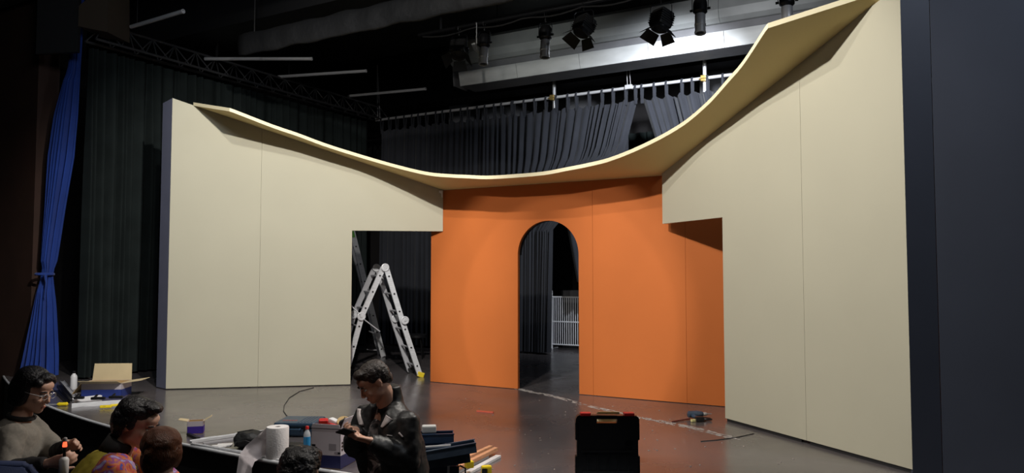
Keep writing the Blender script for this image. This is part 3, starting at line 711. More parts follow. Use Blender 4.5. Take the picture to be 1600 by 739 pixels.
bm = nb(); d = (top2 - f2).normalized(); R = axes(d, -off2.normalized()); q = f2.lerp(top2, .91) - off2.normalized() * .019; box(bm, q, (.17, .05, .006), Mat((d, d.cross(off2.normalized()), off2.normalized())).transposed()); obj('sticker', bm, 'green', t)
bm = nb(); q = Y(588, 547, 13.2); cyl(bm, q, q + Vec((-.18, .1, 0)), .012, 8); obj('bracket', bm, 'alu_d', t); bm = nb(); q = Y(584, 520, 13.2); cyl(bm, q, q + Vec((-.1, .1, .02)), .012, 8); obj('bracket', bm, 'alu_d', t)
# stool in the dark
sp = F(652, 553); sp.y = 13.2; sp.x = (652 - 800) / 1180 * 13.2
t = thing('round_stool', 'black round stool in the dark behind the doorway ladder', 'stool', (sp.x, sp.y, 0))
bm = nb(); lathe(bm, (sp.x, sp.y, .36), [(.16, 0), (.175, .01), (.175, .05), (.15, .065)], 28); obj('seat', bm, 'gloss', t, 'auto')
for k in range(4):
    a = PI / 4 + k * PI / 2; bm = nb(); cyl(bm, (sp.x + .1 * math.cos(a), sp.y + .1 * math.sin(a), .36), (sp.x + .16 * math.cos(a), sp.y + .16 * math.sin(a), 0), .012, 8); obj('leg', bm, 'metal_b', t)
# white barrier seen through the arch
gv = -4.85; ga, gb = u_at(862, gv), u_at(940, gv); gz0, gz1 = 0.10, 1.02
t = thing('metal_gate', 'white metal crowd barrier with vertical bars seen through the arch', 'barrier', tuple(W((ga + gb) / 2, gv)))
for z in (gz0, (gz0 + gz1) / 2 - .02, gz1):
    bm = nb(); cyl(bm, W(ga, gv, z), W(gb, gv, z), .014, 8); obj('crossbar', bm, 'whitep', t)
for u in (ga, gb):
    bm = nb(); cyl(bm, W(u, gv, 0), W(u, gv, gz1 + .12), .018, 8); obj('post', bm, 'whitep', t)
    bm = nb(); cyl(bm, W(u, gv - .25, .015), W(u, gv + .25, .015), .015, 8); obj('foot', bm, 'alu_d', t)
n = 22; b0 = None
for i in range(n):
    u = ga + .045 + (gb - ga - .09) * i / (n - 1)
    if b0 is None:
        bm = nb(); cyl(bm, W(u, gv, gz0), W(u, gv, gz1), .009, 6); b0 = obj('bar', bm, 'whitep', t); ub = u
    else:
        o = b0.copy(); C.objects.link(o); o.parent = t; o.location = U * (u - ub)
bm = nb(); prism(bm, [(ga + .03, .9), (gb, .9), (gb, 1.16), (ga + .03, 1.14)], W(0, gv - .35), U, Vec((0, 0, 1)), -V * .3); tag(obj('equipment_case', bm, 'grey', loc=tuple(W(ga + .4, gv - .5))), 'dull grey case stacked behind the white barrier', 'case')
bm = nb(); prism(bm, [(ga + .06, 0.0), (gb, 0.0), (gb, .9), (ga + .06, .9)], W(0, gv - .35), U, Vec((0, 0, 1)), -V * .3); tag(obj('equipment_case', bm, 'black', loc=tuple(W(ga + .4, gv - .5))), 'black case on the floor behind the white barrier', 'case')

# ------------------------------------------------------------------ floor marks
t = None; bm = nb(); rnd = random.Random(3)
mk = [F(806, 607), F(860, 618), F(935, 638), F(1010, 654), F(1080, 668), F(1152, 686)]
for i in range(240):
    s = rnd.random() * 5; k = min(4, int(s)); p = mk[k].lerp(mk[k + 1], s - k); d = (mk[k + 1] - mk[k]).normalized(); nn = Vec((-d.y, d.x, 0))
    p = p + nn * rnd.uniform(-.045, .045) + Vec((0, 0, .0012)); L = rnd.uniform(.015, .12); wv = rnd.uniform(.003, .012)
    box(bm, p, (L, wv, .0015), axes(d + nn * rnd.uniform(-.25, .25)))
stuff(tag(obj('tape_residue', bm, mat('worn_white_tape', (0.50, 0.47, 0.45), .7), loc=tuple(mk[2])), 'worn pale tape residue in a long line across the stage floor', 'tape'))
bm = nb(); pts = [F(490, 606), F(468, 612), F(452, 622), F(444, 634), F(443, 643), F(448, 650), F(456, 656), F(461, 660)]
tube(bm, [p + Vec((0, 0, .004)) for p in pts], .0045, 6)
tag(obj('thin_floor_line', bm, 'black', loc=tuple(pts[4])), 'thin black cable curving on the floor before the left beige flat', 'cable')
bm = nb(); pts = [F(1095, 690), F(1120, 688), F(1150, 684), F(1178, 678)]
tube(bm, [p + Vec((0, 0, .003)) for p in pts], .004, 6)
tag(obj('thin_floor_line', bm, 'black', loc=tuple(pts[1])), 'short dark seam drawn as a raised line on the floor near the right beige flat', 'cable')  # raised dark line stands for a seam in the floor
bm = nb(); a = F(745, 643); b = F(771, 645); box(bm, (a + b) / 2 + Vec((0, 0, .006)), ((b - a).length, .02, .012), axes(b - a)); tag(obj('plastic_strip', bm, mat('orange_red_plastic', (.9, .16, .09), .5), loc=tuple(a)), 'thin orange-red strip lying on the floor before the arch wall', 'strip')
bm = nb(); rnd = random.Random(5)
for i in range(70):
    px, py = rnd.uniform(640, 1240), rnd.uniform(615, 735); p = F(px, py)
    if (px > 1120 and py < 665 + (px - 1120) * .32): continue
    box(bm, p + Vec((0, 0, .002)), (rnd.uniform(.006, .02), rnd.uniform(.004, .01), .003), RZ(rnd.random() * 3))
stuff(tag(obj('wood_chips', bm, mat('pale_chips', (.42, .36, .32), .8), loc=tuple(F(900, 680))), 'scattered pale wood chips and dust on the stage floor', 'debris'))

# ------------------------------------------------------------------ open cartons
def carton(name, label, c, size, ang, bands, flaps, inner='card', cat='box', wall=.004):
    """c: base centre; size (w,d,h); bands: list (z0,z1,mat); flaps: list (side, tilt_deg, length)"""
    t = thing(name, label, cat, tuple(c)); R = RZ(ang); c = Vec(c); w_, d_, h_ = size
    X, Yv = R.col[0], R.col[1]
    bm = nb(); box(bm, c + Vec((0, 0, .003)), (w_, d_, .006), R); obj('base', bm, inner, t)
    sides = {'front': (-Yv, X, w_, d_), 'back': (Yv, X, w_, d_), 'left': (-X, Yv, d_, w_), 'right': (X, Yv, d_, w_)}
    for k, (nn, tt, ln, dd) in sides.items():
        for z0, z1, mm in bands:
            bm = nb(); box(bm, c + nn * (dd / 2 - wall / 2) + Vec((0, 0, (z0 + z1) / 2)), (ln, wall, z1 - z0), axes(tt)); obj('side', bm, mm, t)
        bm = nb(); box(bm, c + nn * (dd / 2 - wall * 1.6) + Vec((0, 0, h_ / 2)), (ln - .01, wall * .6, h_ - .004), axes(tt)); obj('inner_face', bm, inner, t)
    for k, tilt, ln_, mm in flaps:
        nn, tt, ln, dd = sides[k]; a = math.radians(tilt); out = nn * math.cos(a) + Vec((0, 0, 1)) * math.sin(a)
        o_ = c + nn * (dd / 2) + Vec((0, 0, h_))
        bm = nb(); prism(bm, [(-ln / 2, 0), (ln / 2, 0), (ln / 2 - .01, ln_), (-ln / 2 + .01, ln_)], o_, tt, out, tt.cross(out) * wall); obj('flap', bm, mm, t)
    return t
b1 = F(158, 621); b1 = Vec((b1.x, b1.y + .12, 0))
carton('open_carton', 'large open cardboard box with a blue lower band at the far left of the stage', b1, (.46, .28, .17), .08, [(0, .095, 'bluebox'), (.095, .17, 'white')],
       [('back', 82, .20, 'cardpale'), ('front', 20, .12, 'cardpale'), ('left', -50, .17, 'card'), ('right', 8, .22, 'cardpale')])
b2 = F(301, 679); b2 = Vec((b2.x, b2.y + .07, 0))
carton('open_carton', 'small open box with an indigo and white print near the stage edge', b2, (.135, .11, .115), .25, [(0, .07, 'purple'), (.07, .115, 'white')],
       [('left', 12, .08, 'cardpale'), ('right', 30, .075, 'cardpale')])
# large carton beside the man
c3 = F(533, 731); ang = math.radians(-14); R3 = RZ(ang)
c3 = Vec((c3.x - .075, c3.y + .12, 0))
t3 = carton('open_carton', 'tall white and navy carton crammed with supplies beside the standing man', c3, (.24, .30, .30), ang, [(0, .10, 'navyprint'), (.10, .30, 'white')],
       [('front', 88, .03, 'white'), ('right', 70, .08, 'white')])
def onface(c, size, R, side, x, z, w_, h_, m, parent, name='print_mark'):
    w0, d0, h0 = size; X, Yv = R.col[0], R.col[1]
    nn, tt, dd = {'front': (-Yv, X, d0), 'right': (X, Yv, w0)}[side]
    bm = nb(); box(bm, Vec(c) + nn * (dd / 2 + .0008) + tt * x + Vec((0, 0, z)), (w_, .0015, h_), axes(tt)); obj(name, bm, m, parent)
for (sd, x, z, a, b) in (('front', .055, .165, .06, .045), ('front', .085, .12, .03, .018)):
    onface(c3, (.24, .30, .30), R3, sd, x, z, a, b, mat('grey_print', (.30, .27, .30), .7), t3)
for (sd, x, z, a, b) in (('right', -.12, .19, .022, .016), ('right', -.12, .165, .022, .016), ('right', -.12, .14, .022, .016), ('right', -.05, .17, .02, .04), ('right', -.02, .17, .02, .04), ('front', .11, .12, .02, .014), ('front', -.10, .17, .03, .014), ('front', -.085, .15, .03, .014)):
    onface(c3, (.24, .30, .30), R3, sd, x, z, a, b, 'gloss', t3)
# contents on top
def at3(x, y, z): return c3 + R3 @ Vec((x, y, 0)) + Vec((0, 0, z))
for i, (x, y, z, s, m_, lb) in enumerate(((-.10, .0, .29, (.07, .05, .10), 'red', 'red and white packet poking from the carton, at its left rim'), (-.04, .05, .285, (.06, .09, .09), 'whitep', 'white packet standing in the carton'), (-.0, -.05, .28, (.08, .06, .07), 'red', 'red packet at the front rim of the carton'))):
    bm = nb(); box(bm, at3(x, y, z), s, RZ(ang + .4 + i) @ Mat.Rotation(.3, 3, 'X'), .012); o = tag(obj('packet', bm, m_, loc=tuple(at3(x, y, z - s[2] / 2))), lb, 'packet')
def ring(name, label, c, R, r, m_, axis, cat, wd=.05):
    t = thing(name, label, cat, tuple(c)); bm = nb(); c = Vec(c)
    n = 28; x, y = frame(axis); ax = Vec(axis).normalized(); prof = [(r, -wd / 2), (R, -wd / 2), (R, wd / 2), (r, wd / 2)]
    rs = [[bm.verts.new(c + (x * math.cos(2 * PI * k / n) + y * math.sin(2 * PI * k / n)) * a + ax * h) for a, h in prof] for k in range(n)]
    for k in range(n):
        for j in range(4): bm.faces.new((rs[k][j], rs[k][(j + 1) % 4], rs[(k + 1) % n][(j + 1) % 4], rs[(k + 1) % n][j]))
    obj('tape', bm, m_, t, 'auto')
    bm = nb(); rs = [[bm.verts.new(c + (x * math.cos(2 * PI * k / n) + y * math.sin(2 * PI * k / n)) * a + ax * h) for a, h in ((r - .004, -wd / 2), (r - .0003, -wd / 2), (r - .0003, wd / 2), (r - .004, wd / 2))] for k in range(n)]
    for k in range(n):
        for j in range(4): bm.faces.new((rs[k][j], rs[k][(j + 1) % 4], rs[(k + 1) % n][(j + 1) % 4], rs[(k + 1) % n][j]))
    obj('core', bm, 'card', t); return t
ring('tape_roll', 'tan roll of tape lying on the carton contents', at3(.05, .05, .295), .06, .035, mat('tan_tape', (.45, .30, .12), .4), (.3, -.5, .8), 'tape')
ring('tape_roll', 'black roll of tape at the right rim of the carton', at3(.10, -.02, .30), .055, .035, 'gloss', (.8, -.4, .4), 'tape')
bm = nb(); pts = [at3(.09 + .05 * math.cos(a * 2.2), .06 + .05 * math.sin(a * 2), .31 + .03 * math.sin(a * 1.3)) for a in [k * .35 for k in range(20)]]
tube(bm, pts, .006, 6); tag(obj('cable_coil', bm, 'gloss', loc=tuple(pts[0])), 'coiled black cable on top of the carton contents', 'cable')
# spray / bottle beside carton
def bottle(label, c, h, r, mb, mc, band=None, name='bottle'):
    t = thing(name, label, 'bottle', tuple(c)); bm = nb()
    lathe(bm, c, [(r * .9, 0), (r, .008), (r, h * .68), (r * .85, h * .75), (r * .45, h * .84), (r * .42, h * .88)], 20); obj('body', bm, mb, t, 'auto')
    bm = nb(); lathe(bm, Vec(c) + Vec((0, 0, h * .88)), [(r * .5, 0), (r * .5, h * .1), (r * .4, h * .12)], 16); obj('cap', bm, mc, t, 'auto')
    if band: bm = nb(); lathe(bm, Vec(c) + Vec((0, 0, h * .2)), [(r * 1.01, 0), (r * 1.02, 0.001), (r * 1.02, h * .4), (r * 1.01, h * .401)], 20); obj('label_band', bm, band, t, 'auto')
    return t
q = F(479.5, 706); bottle('clear bottle with a blue label standing left of the tall carton', q, .21, .028, 'clear', 'red', 'liquid')
q = F(115, 608); bottle('white bottle with a black cap at the far left of the stage', q, .23, .04, 'whitep', 'gloss')

# paper towel roll
q = F(429.5, 718); q.y += .06
t = thing('paper_towel_roll', 'big white roll of paper towel standing on the stage edge', 'paper roll', tuple(q))
bm = nb(); R_, r_, h = .087, .022, .245; n = 40
prof = [(r_, 0), (R_ * .98, 0), (R_, .006), (R_, h - .008), (R_ * .97, h), (r_, h)]
rs = [[bm.verts.new(q + Vec((math.cos(2 * PI * k / n) * a, math.sin(2 * PI * k / n) * a, z))) for a, z in prof] for k in range(n)]
for k in range(n):
    for j in range(6): bm.faces.new((rs[k][j], rs[k][(j + 1) % 6], rs[(k + 1) % n][(j + 1) % 6], rs[(k + 1) % n][j]))
obj('roll', bm, 'paper', t, 'auto')
bm = nb(); lathe(bm, q + Vec((0, 0, .002)), [(.021, 0), (.021, h - .006)], 20); obj('core', bm, mat('grey_card', (.2, .18, .17), .9), t)
# loose sheet from roll over the stage edge
bm = nb(); rows = []
def qs(s, k):
    A = [(q + Vec((-.088, .0, h - .01)), q + Vec((-.088, .0, .01))),
         (q + Vec((-.13, -.03, h - .05)), q + Vec((-.10, -.06, .02))),
         (Vec((q.x - .24, q.y - .03, .10)), Vec((q.x - .13, q.y - .15, .005))),
         (Vec((q.x - .27, q.y - .10, .04)), Vec((q.x - .13, q.y - .20, -.03))),
         (Vec((q.x - .26, q.y - .19, -.10)), Vec((q.x - .12, q.y - .235, -.14))),
         (Vec((q.x - .26, q.y - .20, -.35)), Vec((q.x - .11, q.y - .24, -.38)))]
    i = min(4, int(s * 5)); f = s * 5 - i; f = f * f * (3 - 2 * f) * .4 + f * .6
    a = A[i][0].lerp(A[i + 1][0], f); b = A[i][1].lerp(A[i + 1][1], f); p = a.lerp(b, k)
    return p + Vec((0, -1, .2)) * (.008 * math.sin(k * 9 + s * 7) * min(1, s * 4))
for i in range(31): rows.append([bm.verts.new(qs(i / 30, k / 10)) for k in range(11)])
for a, b in zip(rows, rows[1:]):
    for k in range(10): bm.faces.new((a[k], a[k + 1], b[k + 1], b[k]))
obj('loose_sheet', bm, 'film', t, True)

# black soft bag
q = F(385, 704); q.y += .12
t = thing('soft_bag', 'black soft tool bag slumped on the stage edge left of the paper roll', 'bag', tuple(q))
bm = nb(); vs = ell(bm, q + Vec((0, 0, .065)), (.155, .115, .072), sub=4)
for v in vs:
    d = v.co - q; f = mnoise.noise(d * 14) * .018; v.co += Vec((d.x, d.y, 0)).normalized() * f if d.length > 0 else Vec(); 
    if d.z < .012: v.co.z = q.z + .002 + max(0, d.z) * .1
    v.co.z += max(0, mnoise.noise(d * 22)) * .02 * (1 if d.z > .05 else 0)
    sq = max(abs(d.x) / .155, abs(d.y) / .115); v.co.x += d.x * .12 * (1 - sq); v.co.y += d.y * .12 * (1 - sq)
obj('body', bm, 'bag', t, True)
bm = nb(); tube(bm, [q + Vec((-.10, -.10, .03)), q + Vec((-.08, -.13, .07)), q + Vec((0, -.14, .085)), q + Vec((.07, -.13, .06)), q + Vec((.09, -.10, .02))], [(.012, .004)] * 5, 6); obj('strap', bm, 'bag', t)
bm = nb(); tube(bm, [q + Vec((-.12, .0, .125)), q + Vec((0, .02, .142)), q + Vec((.12, .0, .12))], .006, 6); obj('zip', bm, 'gloss', t)

# aluminium profiles and paper by the edge
def bar_thing(name, label, a, b, wd, ht, m, cat, z=0):
    a = Vec(a); b = Vec(b); bm = nb(); R = axes(b - a); cc = (a + b) / 2 + Vec((0, 0, z + ht / 2)); L = (b - a).length
    box(bm, cc - Vec((0, 0, ht * .42)), (L, wd, ht * .16), R); 
    for s in (-1, 1): box(bm, cc + R.col[1] * (s * wd * .44), (L, wd * .12, ht), R)
    box(bm, cc + Vec((0, 0, ht * .1)), (L, wd * .8, ht * .12), R)
    return tag(obj(name, bm, m, loc=tuple(a)), label, cat)
bar_thing('aluminium_profile', 'pale aluminium channel running back from the stage edge by the black bag', F(298, 692), F(372, 681), .05, .022, 'alu', 'profile')
bar_thing('aluminium_profile', 'pale aluminium channel behind the black bag', F(368, 681), F(414, 676), .05, .022, 'alu', 'profile')
bar_thing('aluminium_profile', 'thin dark channel lying inside the aluminium frame', F(318, 694), F(368, 687), .03, .014, 'alu_d', 'profile')
bar_thing('aluminium_profile', 'pale channel along the stage edge before the black bag', F(300, 695), F(378, 708), .03, .016, 'alu', 'profile')
bar_thing('aluminium_profile', 'flat pale bar under the paper roll', F(412, 713), F(446, 719), .08, .012, 'alu', 'profile')
bm = nb(); p = F(345, 697); box(bm, p + Vec((0, 0, .002)), (.13, .11, .003), RZ(.5)); box(bm, p + Vec((.02, .03, .005)), (.12, .10, .003), RZ(.2)); tag(obj('paper_sheet', bm, 'whitep', loc=tuple(p)), 'white sheets of paper inside the aluminium frame', 'paper')
bm = nb(); a = F(294, 680); b = F(310, 687); box(bm, (a + b) / 2 + Vec((0, 0, .012)), ((b - a).length, .035, .02), axes(b - a), .006); tag(obj('marker_pen', bm, 'gloss', loc=tuple(a)), 'black marker lying beside the small indigo box', 'pen')
bar_thing('aluminium_profile', 'short white strip just behind the black marker', F(311, 687), F(338, 683), .03, .01, 'whitep', 'profile')

# blue power tool case
q = F(459, 684); q.y += .20
t = thing('tool_case', 'flat dark blue tool case with ribbed lid lying behind the paper roll', 'tool case', tuple(q))
Rr = RZ(-.06)
bm = nb(); box(bm, q + Vec((0, 0, .042)), (.37, .34, .075), Rr, .018); obj('base_shell', bm, 'case', t)
bm = nb(); box(bm, q + Vec((0, 0, .103)), (.375, .345, .045), Rr, .018)
for k in range(5): box(bm, q + Rr @ Vec((.03 + .03 * k, 0, .0)) + Vec((0, 0, .125)), (.014, .28, .008), Rr, .003)
ld_ = obj('lid', bm, 'case', t)
bm = nb(); box(bm, q + Vec((0, 0, .081)), (.372, .342, .006), Rr); obj('seam', bm, 'gloss', t)
for s in (-.11, .11):
    bm = nb(); box(bm, q + Rr @ Vec((s, -.176, .075)), (.045, .012, .05), Rr, .004); obj('latch', bm, 'gloss', t)
bm = nb(); tube(bm, [q + Rr @ Vec((-.06, -.17, .07)), q + Rr @ Vec((-.055, -.195, .07)), q + Rr @ Vec((.055, -.195, .07)), q + Rr @ Vec((.06, -.17, .07))], .009, 8); obj('handle', bm, 'case', t)
bm = nb()
for k in range(5): box(bm, q + Rr @ Vec((-.13 + .028 * k, -.06, .1262)), (.018, .04, .0015), Rr)
obj('red_lettering', bm, mat('faded_red_print', (.35, .08, .07), .5), ld_)
# black flat cloth behind roll
q = F(468, 696); t = nb(); box(t, q + Vec((0, 0, .008)), (.26, .12, .012), RZ(-.2), .005); tag(obj('flat_pouch', t, 'bag', loc=tuple(q)), 'flat black pouch between the paper roll and the clear bottle', 'pouch')

# left group: profiles, tools
a = F(112, 637); b = F(222, 629)
bar_thing('aluminium_profile', 'long pale aluminium channel before the large open box', a, b, .045, .045, 'alu', 'profile')
bar_thing('aluminium_profile', 'shorter channel lying behind the long one by the large box', F(114, 629) , F(158, 624), .05, .05, 'whitep', 'profile')
for i, (x, y, lb) in enumerate(((124, 630, 'black clamp on the left end of the long channel'), (153, 631, 'black clamp on the middle of the long channel'), (181, 629, 'black clamp right of the middle of the long channel'))):
    p = F(x, y); t = thing('clamp', lb, 'clamp', tuple(p + Vec((0, 0, .045))))
    bm = nb(); box(bm, p + Vec((0, .0, .062)), (.15 if i else .1, .04, .03), RZ(.1), .01); obj('body', bm, 'gloss', t)
    bm = nb(); cyl(bm, p + Vec((-.04, -.03, .06)), p + Vec((-.04, .05, .09)), .012, 8); obj('knob', bm, 'metal_b', t)
p = F(167, 638); t = thing('utility_knife', 'yellow utility knife lying before the long channel', 'knife', tuple(p))
bm = nb(); box(bm, p + Vec((-.01, 0, .02)), (.12, .04, .03), RZ(.25), .01); box(bm, p + Vec((.07, .03, .03)), (.09, .03, .025), RZ(.6), .008); obj('handle', bm, 'yellow', t)
bm = nb(); box(bm, p + Vec((-.02, -.021, .022)), (.03, .004, .012), RZ(.25)); obj('slider', bm, 'gloss', t)
p = F(102, 634); t = thing('screwdriver', 'screwdriver with a fat yellow handle on the stage edge at far left', 'screwdriver', tuple(p))
bm = nb(); d = Vec((-1, -.15, 0)).normalized(); lathe(bm, p + Vec((.03, 0, .02)), [(.01, 0), (.021, .01), (.018, .05), (.021, .09), (.012, .11)], 12, d); obj('handle', bm, 'yellow', t, 'auto')
bm = nb(); lathe(bm, p + Vec((.03, 0, .02)) + d * .11, [(.005, 0), (.005, .1), (.002, .12)], 8, d); obj('shaft', bm, 'chrome', t, 'auto')
for i, (x0, y0, x1, y1, lb) in enumerate(((97, 598, 117, 622, 'dark metal bar lying nearest the white bottle'), (92, 604, 112, 627, 'dark metal bar in the middle of three at far left'), (88, 612, 106, 630, 'dark metal bar nearest the stage edge at far left'))):
    bar_thing('metal_bar', lb, F(x0, y0), F(x1, y1), .05, .03, 'alu_d' if i == 0 else 'metal_b', 'bar')

# open cantilever toolbox right of the man
q = Vec((-.56, 5.22, 0))
t = thing('toolbox', 'open navy metal cantilever toolbox to the right of the standing man', 'toolbox', tuple(q))
Rt = RZ(.14)
def tb(x, y, z): return q + Rt @ Vec((x, y, 0)) + Vec((0, 0, z))
def tray(name, c, size, m, tilt=0, wall=.004):
    bm = nb(); w_, d_, h_ = size; R = Rt @ Mat.Rotation(tilt, 3, 'Y')
    for (dx, dy, sx, sy) in ((0, -d_ / 2, w_, wall), (0, d_ / 2, w_, wall), (-w_ / 2, 0, wall, d_), (w_ / 2, 0, wall, d_)):
        box(bm, c + R @ Vec((dx, dy, 0)), (sx, sy, h_), R)
    box(bm, c + R @ Vec((0, 0, -h_ / 2)), (w_, d_, wall), R)
    for dy in (-d_ / 2, d_ / 2): box(bm, c + R @ Vec((0, dy, h_ / 2)), (w_ + .01, .014, .008), R)
    return obj(name, bm, m, t)
tray('lower_box', tb(-.02, 0, .085), (.42, .20, .16), 'toolblue')
tray('tray', tb(.03, -.11, .215), (.46, .12, .07), 'toolgrey', -.12)
tray('tray', tb(.06, -.19, .285), (.47, .11, .06), 'toolgrey', -.14)
tray('tray', tb(-.02, .13, .23), (.42, .12, .06), 'toolblue')
tray('tray', tb(-.02, .20, .30), (.38, .11, .06), 'toolblue')
for x in (-.15, .12):
    for y0, z0, y1, z1 in ((-.10, .10, -.18, .30), (.10, .10, .2, .32)):
        bm = nb(); box(bm, (tb(x, y0, z0) + tb(x, y1, z1)) / 2, (.016, .003, (tb(x, y1, z1) - tb(x, y0, z0)).length), Rt @ Mat.Rotation(math.atan2(z1 - z0, y1 - y0) - PI / 2, 3, 'X')); obj('hinge_arm', bm, 'chrome', t)
bm = nb(); tube(bm, [tb(.20, -.06, .16), tb(.235, -.10, .15), tb(.235, -.10, .09), tb(.20, -.10, .07), tb(.10, -.11, .065)], .006, 8); obj('carry_handle', bm, 'gloss', t)
bm = nb(); box(bm, tb(.0, .2, .36), (.10, .07, .05), Rt, .01); tag(obj('parts_box', bm, 'duct', loc=tuple(tb(0, .2, .33))), 'small grey parts box on the back tray of the navy toolbox', 'box')
for i, (x, y, L, m_, lb) in enumerate(((.0, -.19, .26, 'chrome', 'steel screwdriver lying in the front tray of the navy toolbox'), (.1, -.11, .2, 'alu_d', 'grey steel tool in the middle tray of the navy toolbox'))):
    bm = nb(); cyl(bm, tb(x - L / 2, y, .315 - .07 * i), tb(x + L / 2, y, .325 - .07 * i), .009, 8); tag(obj('hand_tool', bm, m_, loc=tuple(tb(x, y, .3))), lb, 'tool')

# timber battens
sp = [((668, 752), (767, 706), 'wood', .03, 'orange-brown pine batten, longest of the bundle by the toolbox'), ((690, 752), (775, 709), 'wood', .03, 'pine batten at the right side of the bundle by the toolbox'),
      ((652, 748), (742, 713), 'woodpale', .03, 'pale batten at the left side of the bundle by the toolbox'), ((640, 745), (724, 720), 'wood', .03, 'short pine batten nearest the toolbox')]
for i, (a, b, m_, h, lb) in enumerate(sp):
    a = F(*a); b = F(*b); z = .022 if i < 2 else .0
    bm = nb(); box(bm, (a + b) / 2 + Vec((0, 0, z + h / 2 + .001)), ((b - a).length, .034, h), axes(b - a), .002); tag(obj('timber_batten', bm, m_, loc=tuple(a)), lb, 'batten')
for i, (a, b, lb) in enumerate((((700, 758), (779, 715), 'grey aluminium bar under the right side of the pine battens'), ((680, 756), (760, 715), 'grey aluminium bar under the middle of the pine battens'))):
    a = F(*a); b = F(*b); bm = nb(); box(bm, (a + b) / 2 + Vec((0, 0, .011)), ((b - a).length, .045, .02), axes(b - a), .002); tag(obj('metal_bar', bm, 'alu', loc=tuple(a)), lb, 'bar')
q = F(760, 742)
t = thing('tape_measure', 'yellow tape measure standing at the bottom right of the pine battens', 'tape measure', tuple(q))
bm = nb(); box(bm, q + Vec((0, 0, .034)), (.075, .05, .068), RZ(.3), .014); obj('body', bm, 'yellow', t)
bm = nb(); box(bm, q + Vec((-.012, -.029, .034)), (.04, .006, .04), RZ(.3), .01); obj('side_label', bm, 'gloss', t)
q = F(733, 742); bm = nb(); box(bm, q + Vec((0, 0, .075)), (.06, .045, .05), RZ(.5), .008); o = tag(obj('tape_measure', bm, 'yellow', loc=tuple(q)), 'second yellow tape measure lying on the pine battens', 'tape measure')

# standing open tool case at the front
q = Vec(((947.5 - 800) / 1180 * 4.86, 4.86, 0))
t = thing('tool_case', 'black open tool case with upright lid and red latches at the stage edge', 'tool case', (q.x, q.y, 0))
def rr(w_, h_, r, n=6):
    o_ = []
    for cx, cy, a0 in ((w_ / 2 - r, h_ - r, 0), (-w_ / 2 + r, h_ - r, 90), (-w_ / 2, 0, None), (w_ / 2, 0, None)):
        if a0 is None: o_.append((cx, cy)); continue
        for k in range(n + 1):
            a = math.radians(a0 + 90 * k / n); o_.append((cx + r * math.cos(a), cy + r * math.sin(a)))
    return o_
# lid plate with hand hole: build as ring segments
lidz = .115; LH = .43
bm = nb()
def plate(x0, x1, z0, z1, y0=0, y1=.05, bv=.006): box(bm, q + Vec(((x0 + x1) / 2, (y0 + y1) / 2, (z0 + z1) / 2)), (x1 - x0, y1 - y0, z1 - z0), None, bv)
HX0, HX1, HZ0, HZ1 = -.068, .062, .508, .533
prism(bm, [(-.185, lidz), (.185, lidz), (.185, .505), (-.185, .505)], q, Vec((1, 0, 0)), Vec((0, 0, 1)), Vec((0, .02, 0)))
outer = [(.203, .505), (.203, .53), (.196, .545), (.182, .553), (-.178, .558), (-.193, .55), (-.201, .535), (-.203, .505)]
prism(bm, [(HX1, .505)] + outer[:4] + [(HX1, .5545)], q, Vec((1, 0, 0)), Vec((0, 0, 1)), Vec((0, .05, 0)))
prism(bm, [(HX0, .5555)] + outer[4:] + [(HX0, .505)], q, Vec((1, 0, 0)), Vec((0, 0, 1)), Vec((0, .05, 0)))
prism(bm, [(HX0, HZ1), (HX1, HZ1), (HX1, .556), (HX0, .557)], q, Vec((1, 0, 0)), Vec((0, 0, 1)), Vec((0, .05, 0)))
prism(bm, [(HX0, .505), (HX1, .505), (HX1, HZ0), (HX0, HZ0)], q, Vec((1, 0, 0)), Vec((0, 0, 1)), Vec((0, .05, 0)))
for s in (-1, 1):
    plate(min(s * .185, s * .205), max(s * .185, s * .205), .40, .51); plate(min(s * .18, s * .196), max(s * .18, s * .196), lidz, .41)
    plate(min(s * .185, s * .206), max(s * .185, s * .206), lidz, .30)
for k in range(5): box(bm, q + Vec((-.13 + .065 * k, -.004, .25)), (.006, .008, .13))
box(bm, q + Vec((0, -.004, .33)), (.33, .008, .008)); box(bm, q + Vec((0, -.004, .20)), (.33, .01, .02), None, .003)
lid = obj('lid', bm, 'gloss', t)
ring_bm = nb(); lathe(ring_bm, q + Vec((.135, .0, .38)), [(.026, 0), (.026, .006), (.02, .006), (.02, 0.001)], 20, (0, -1, 0)); obj('emblem_ring', ring_bm, 'metal_b', lid)
for x0, x1 in ((-.172, -.105), (.105, .172)):
    bm = nb(); box(bm, q + Vec(((x0 + x1) / 2, .02, .562)), (x1 - x0, .05, .02), None, .005); r_ = obj('latch', bm, 'red', t); r_['label'] = 'red latch'
bm = nb()
for (dx, dy, sx, sy) in ((0, -.28, .41, .01), (0, -.005, .41, .01), (-.2, -.14, .01, .28), (.2, -.14, .01, .28)): box(bm, q + Vec((dx, dy, .058)), (sx, sy, .115), None, .003)
box(bm, q + Vec((0, -.14, .006)), (.41, .28, .01)); obj('base_shell', bm, 'gloss', t)
bm = nb(); vs = []
for i in range(25):
    vs.append([bm.verts.new(q + Vec((-.19 + .38 * i / 24, -.01 - .26 * j / 8, .17 + .02 * mnoise.noise(Vec((i * .4, j * .7, 0))) - .004 * j * 1.5))) for j in range(9)])
for a, b in zip(vs, vs[1:]):
    for j in range(8): bm.faces.new((a[j], a[j + 1], b[j + 1], b[j]))
r_ = obj('crumpled_film', bm, mat('crumpled_plastic_film', (.35, .42, .48), .2, bump=1, bscale=30, spec=.8), t); r_['label'] = 'crumpled clear film over the tray'
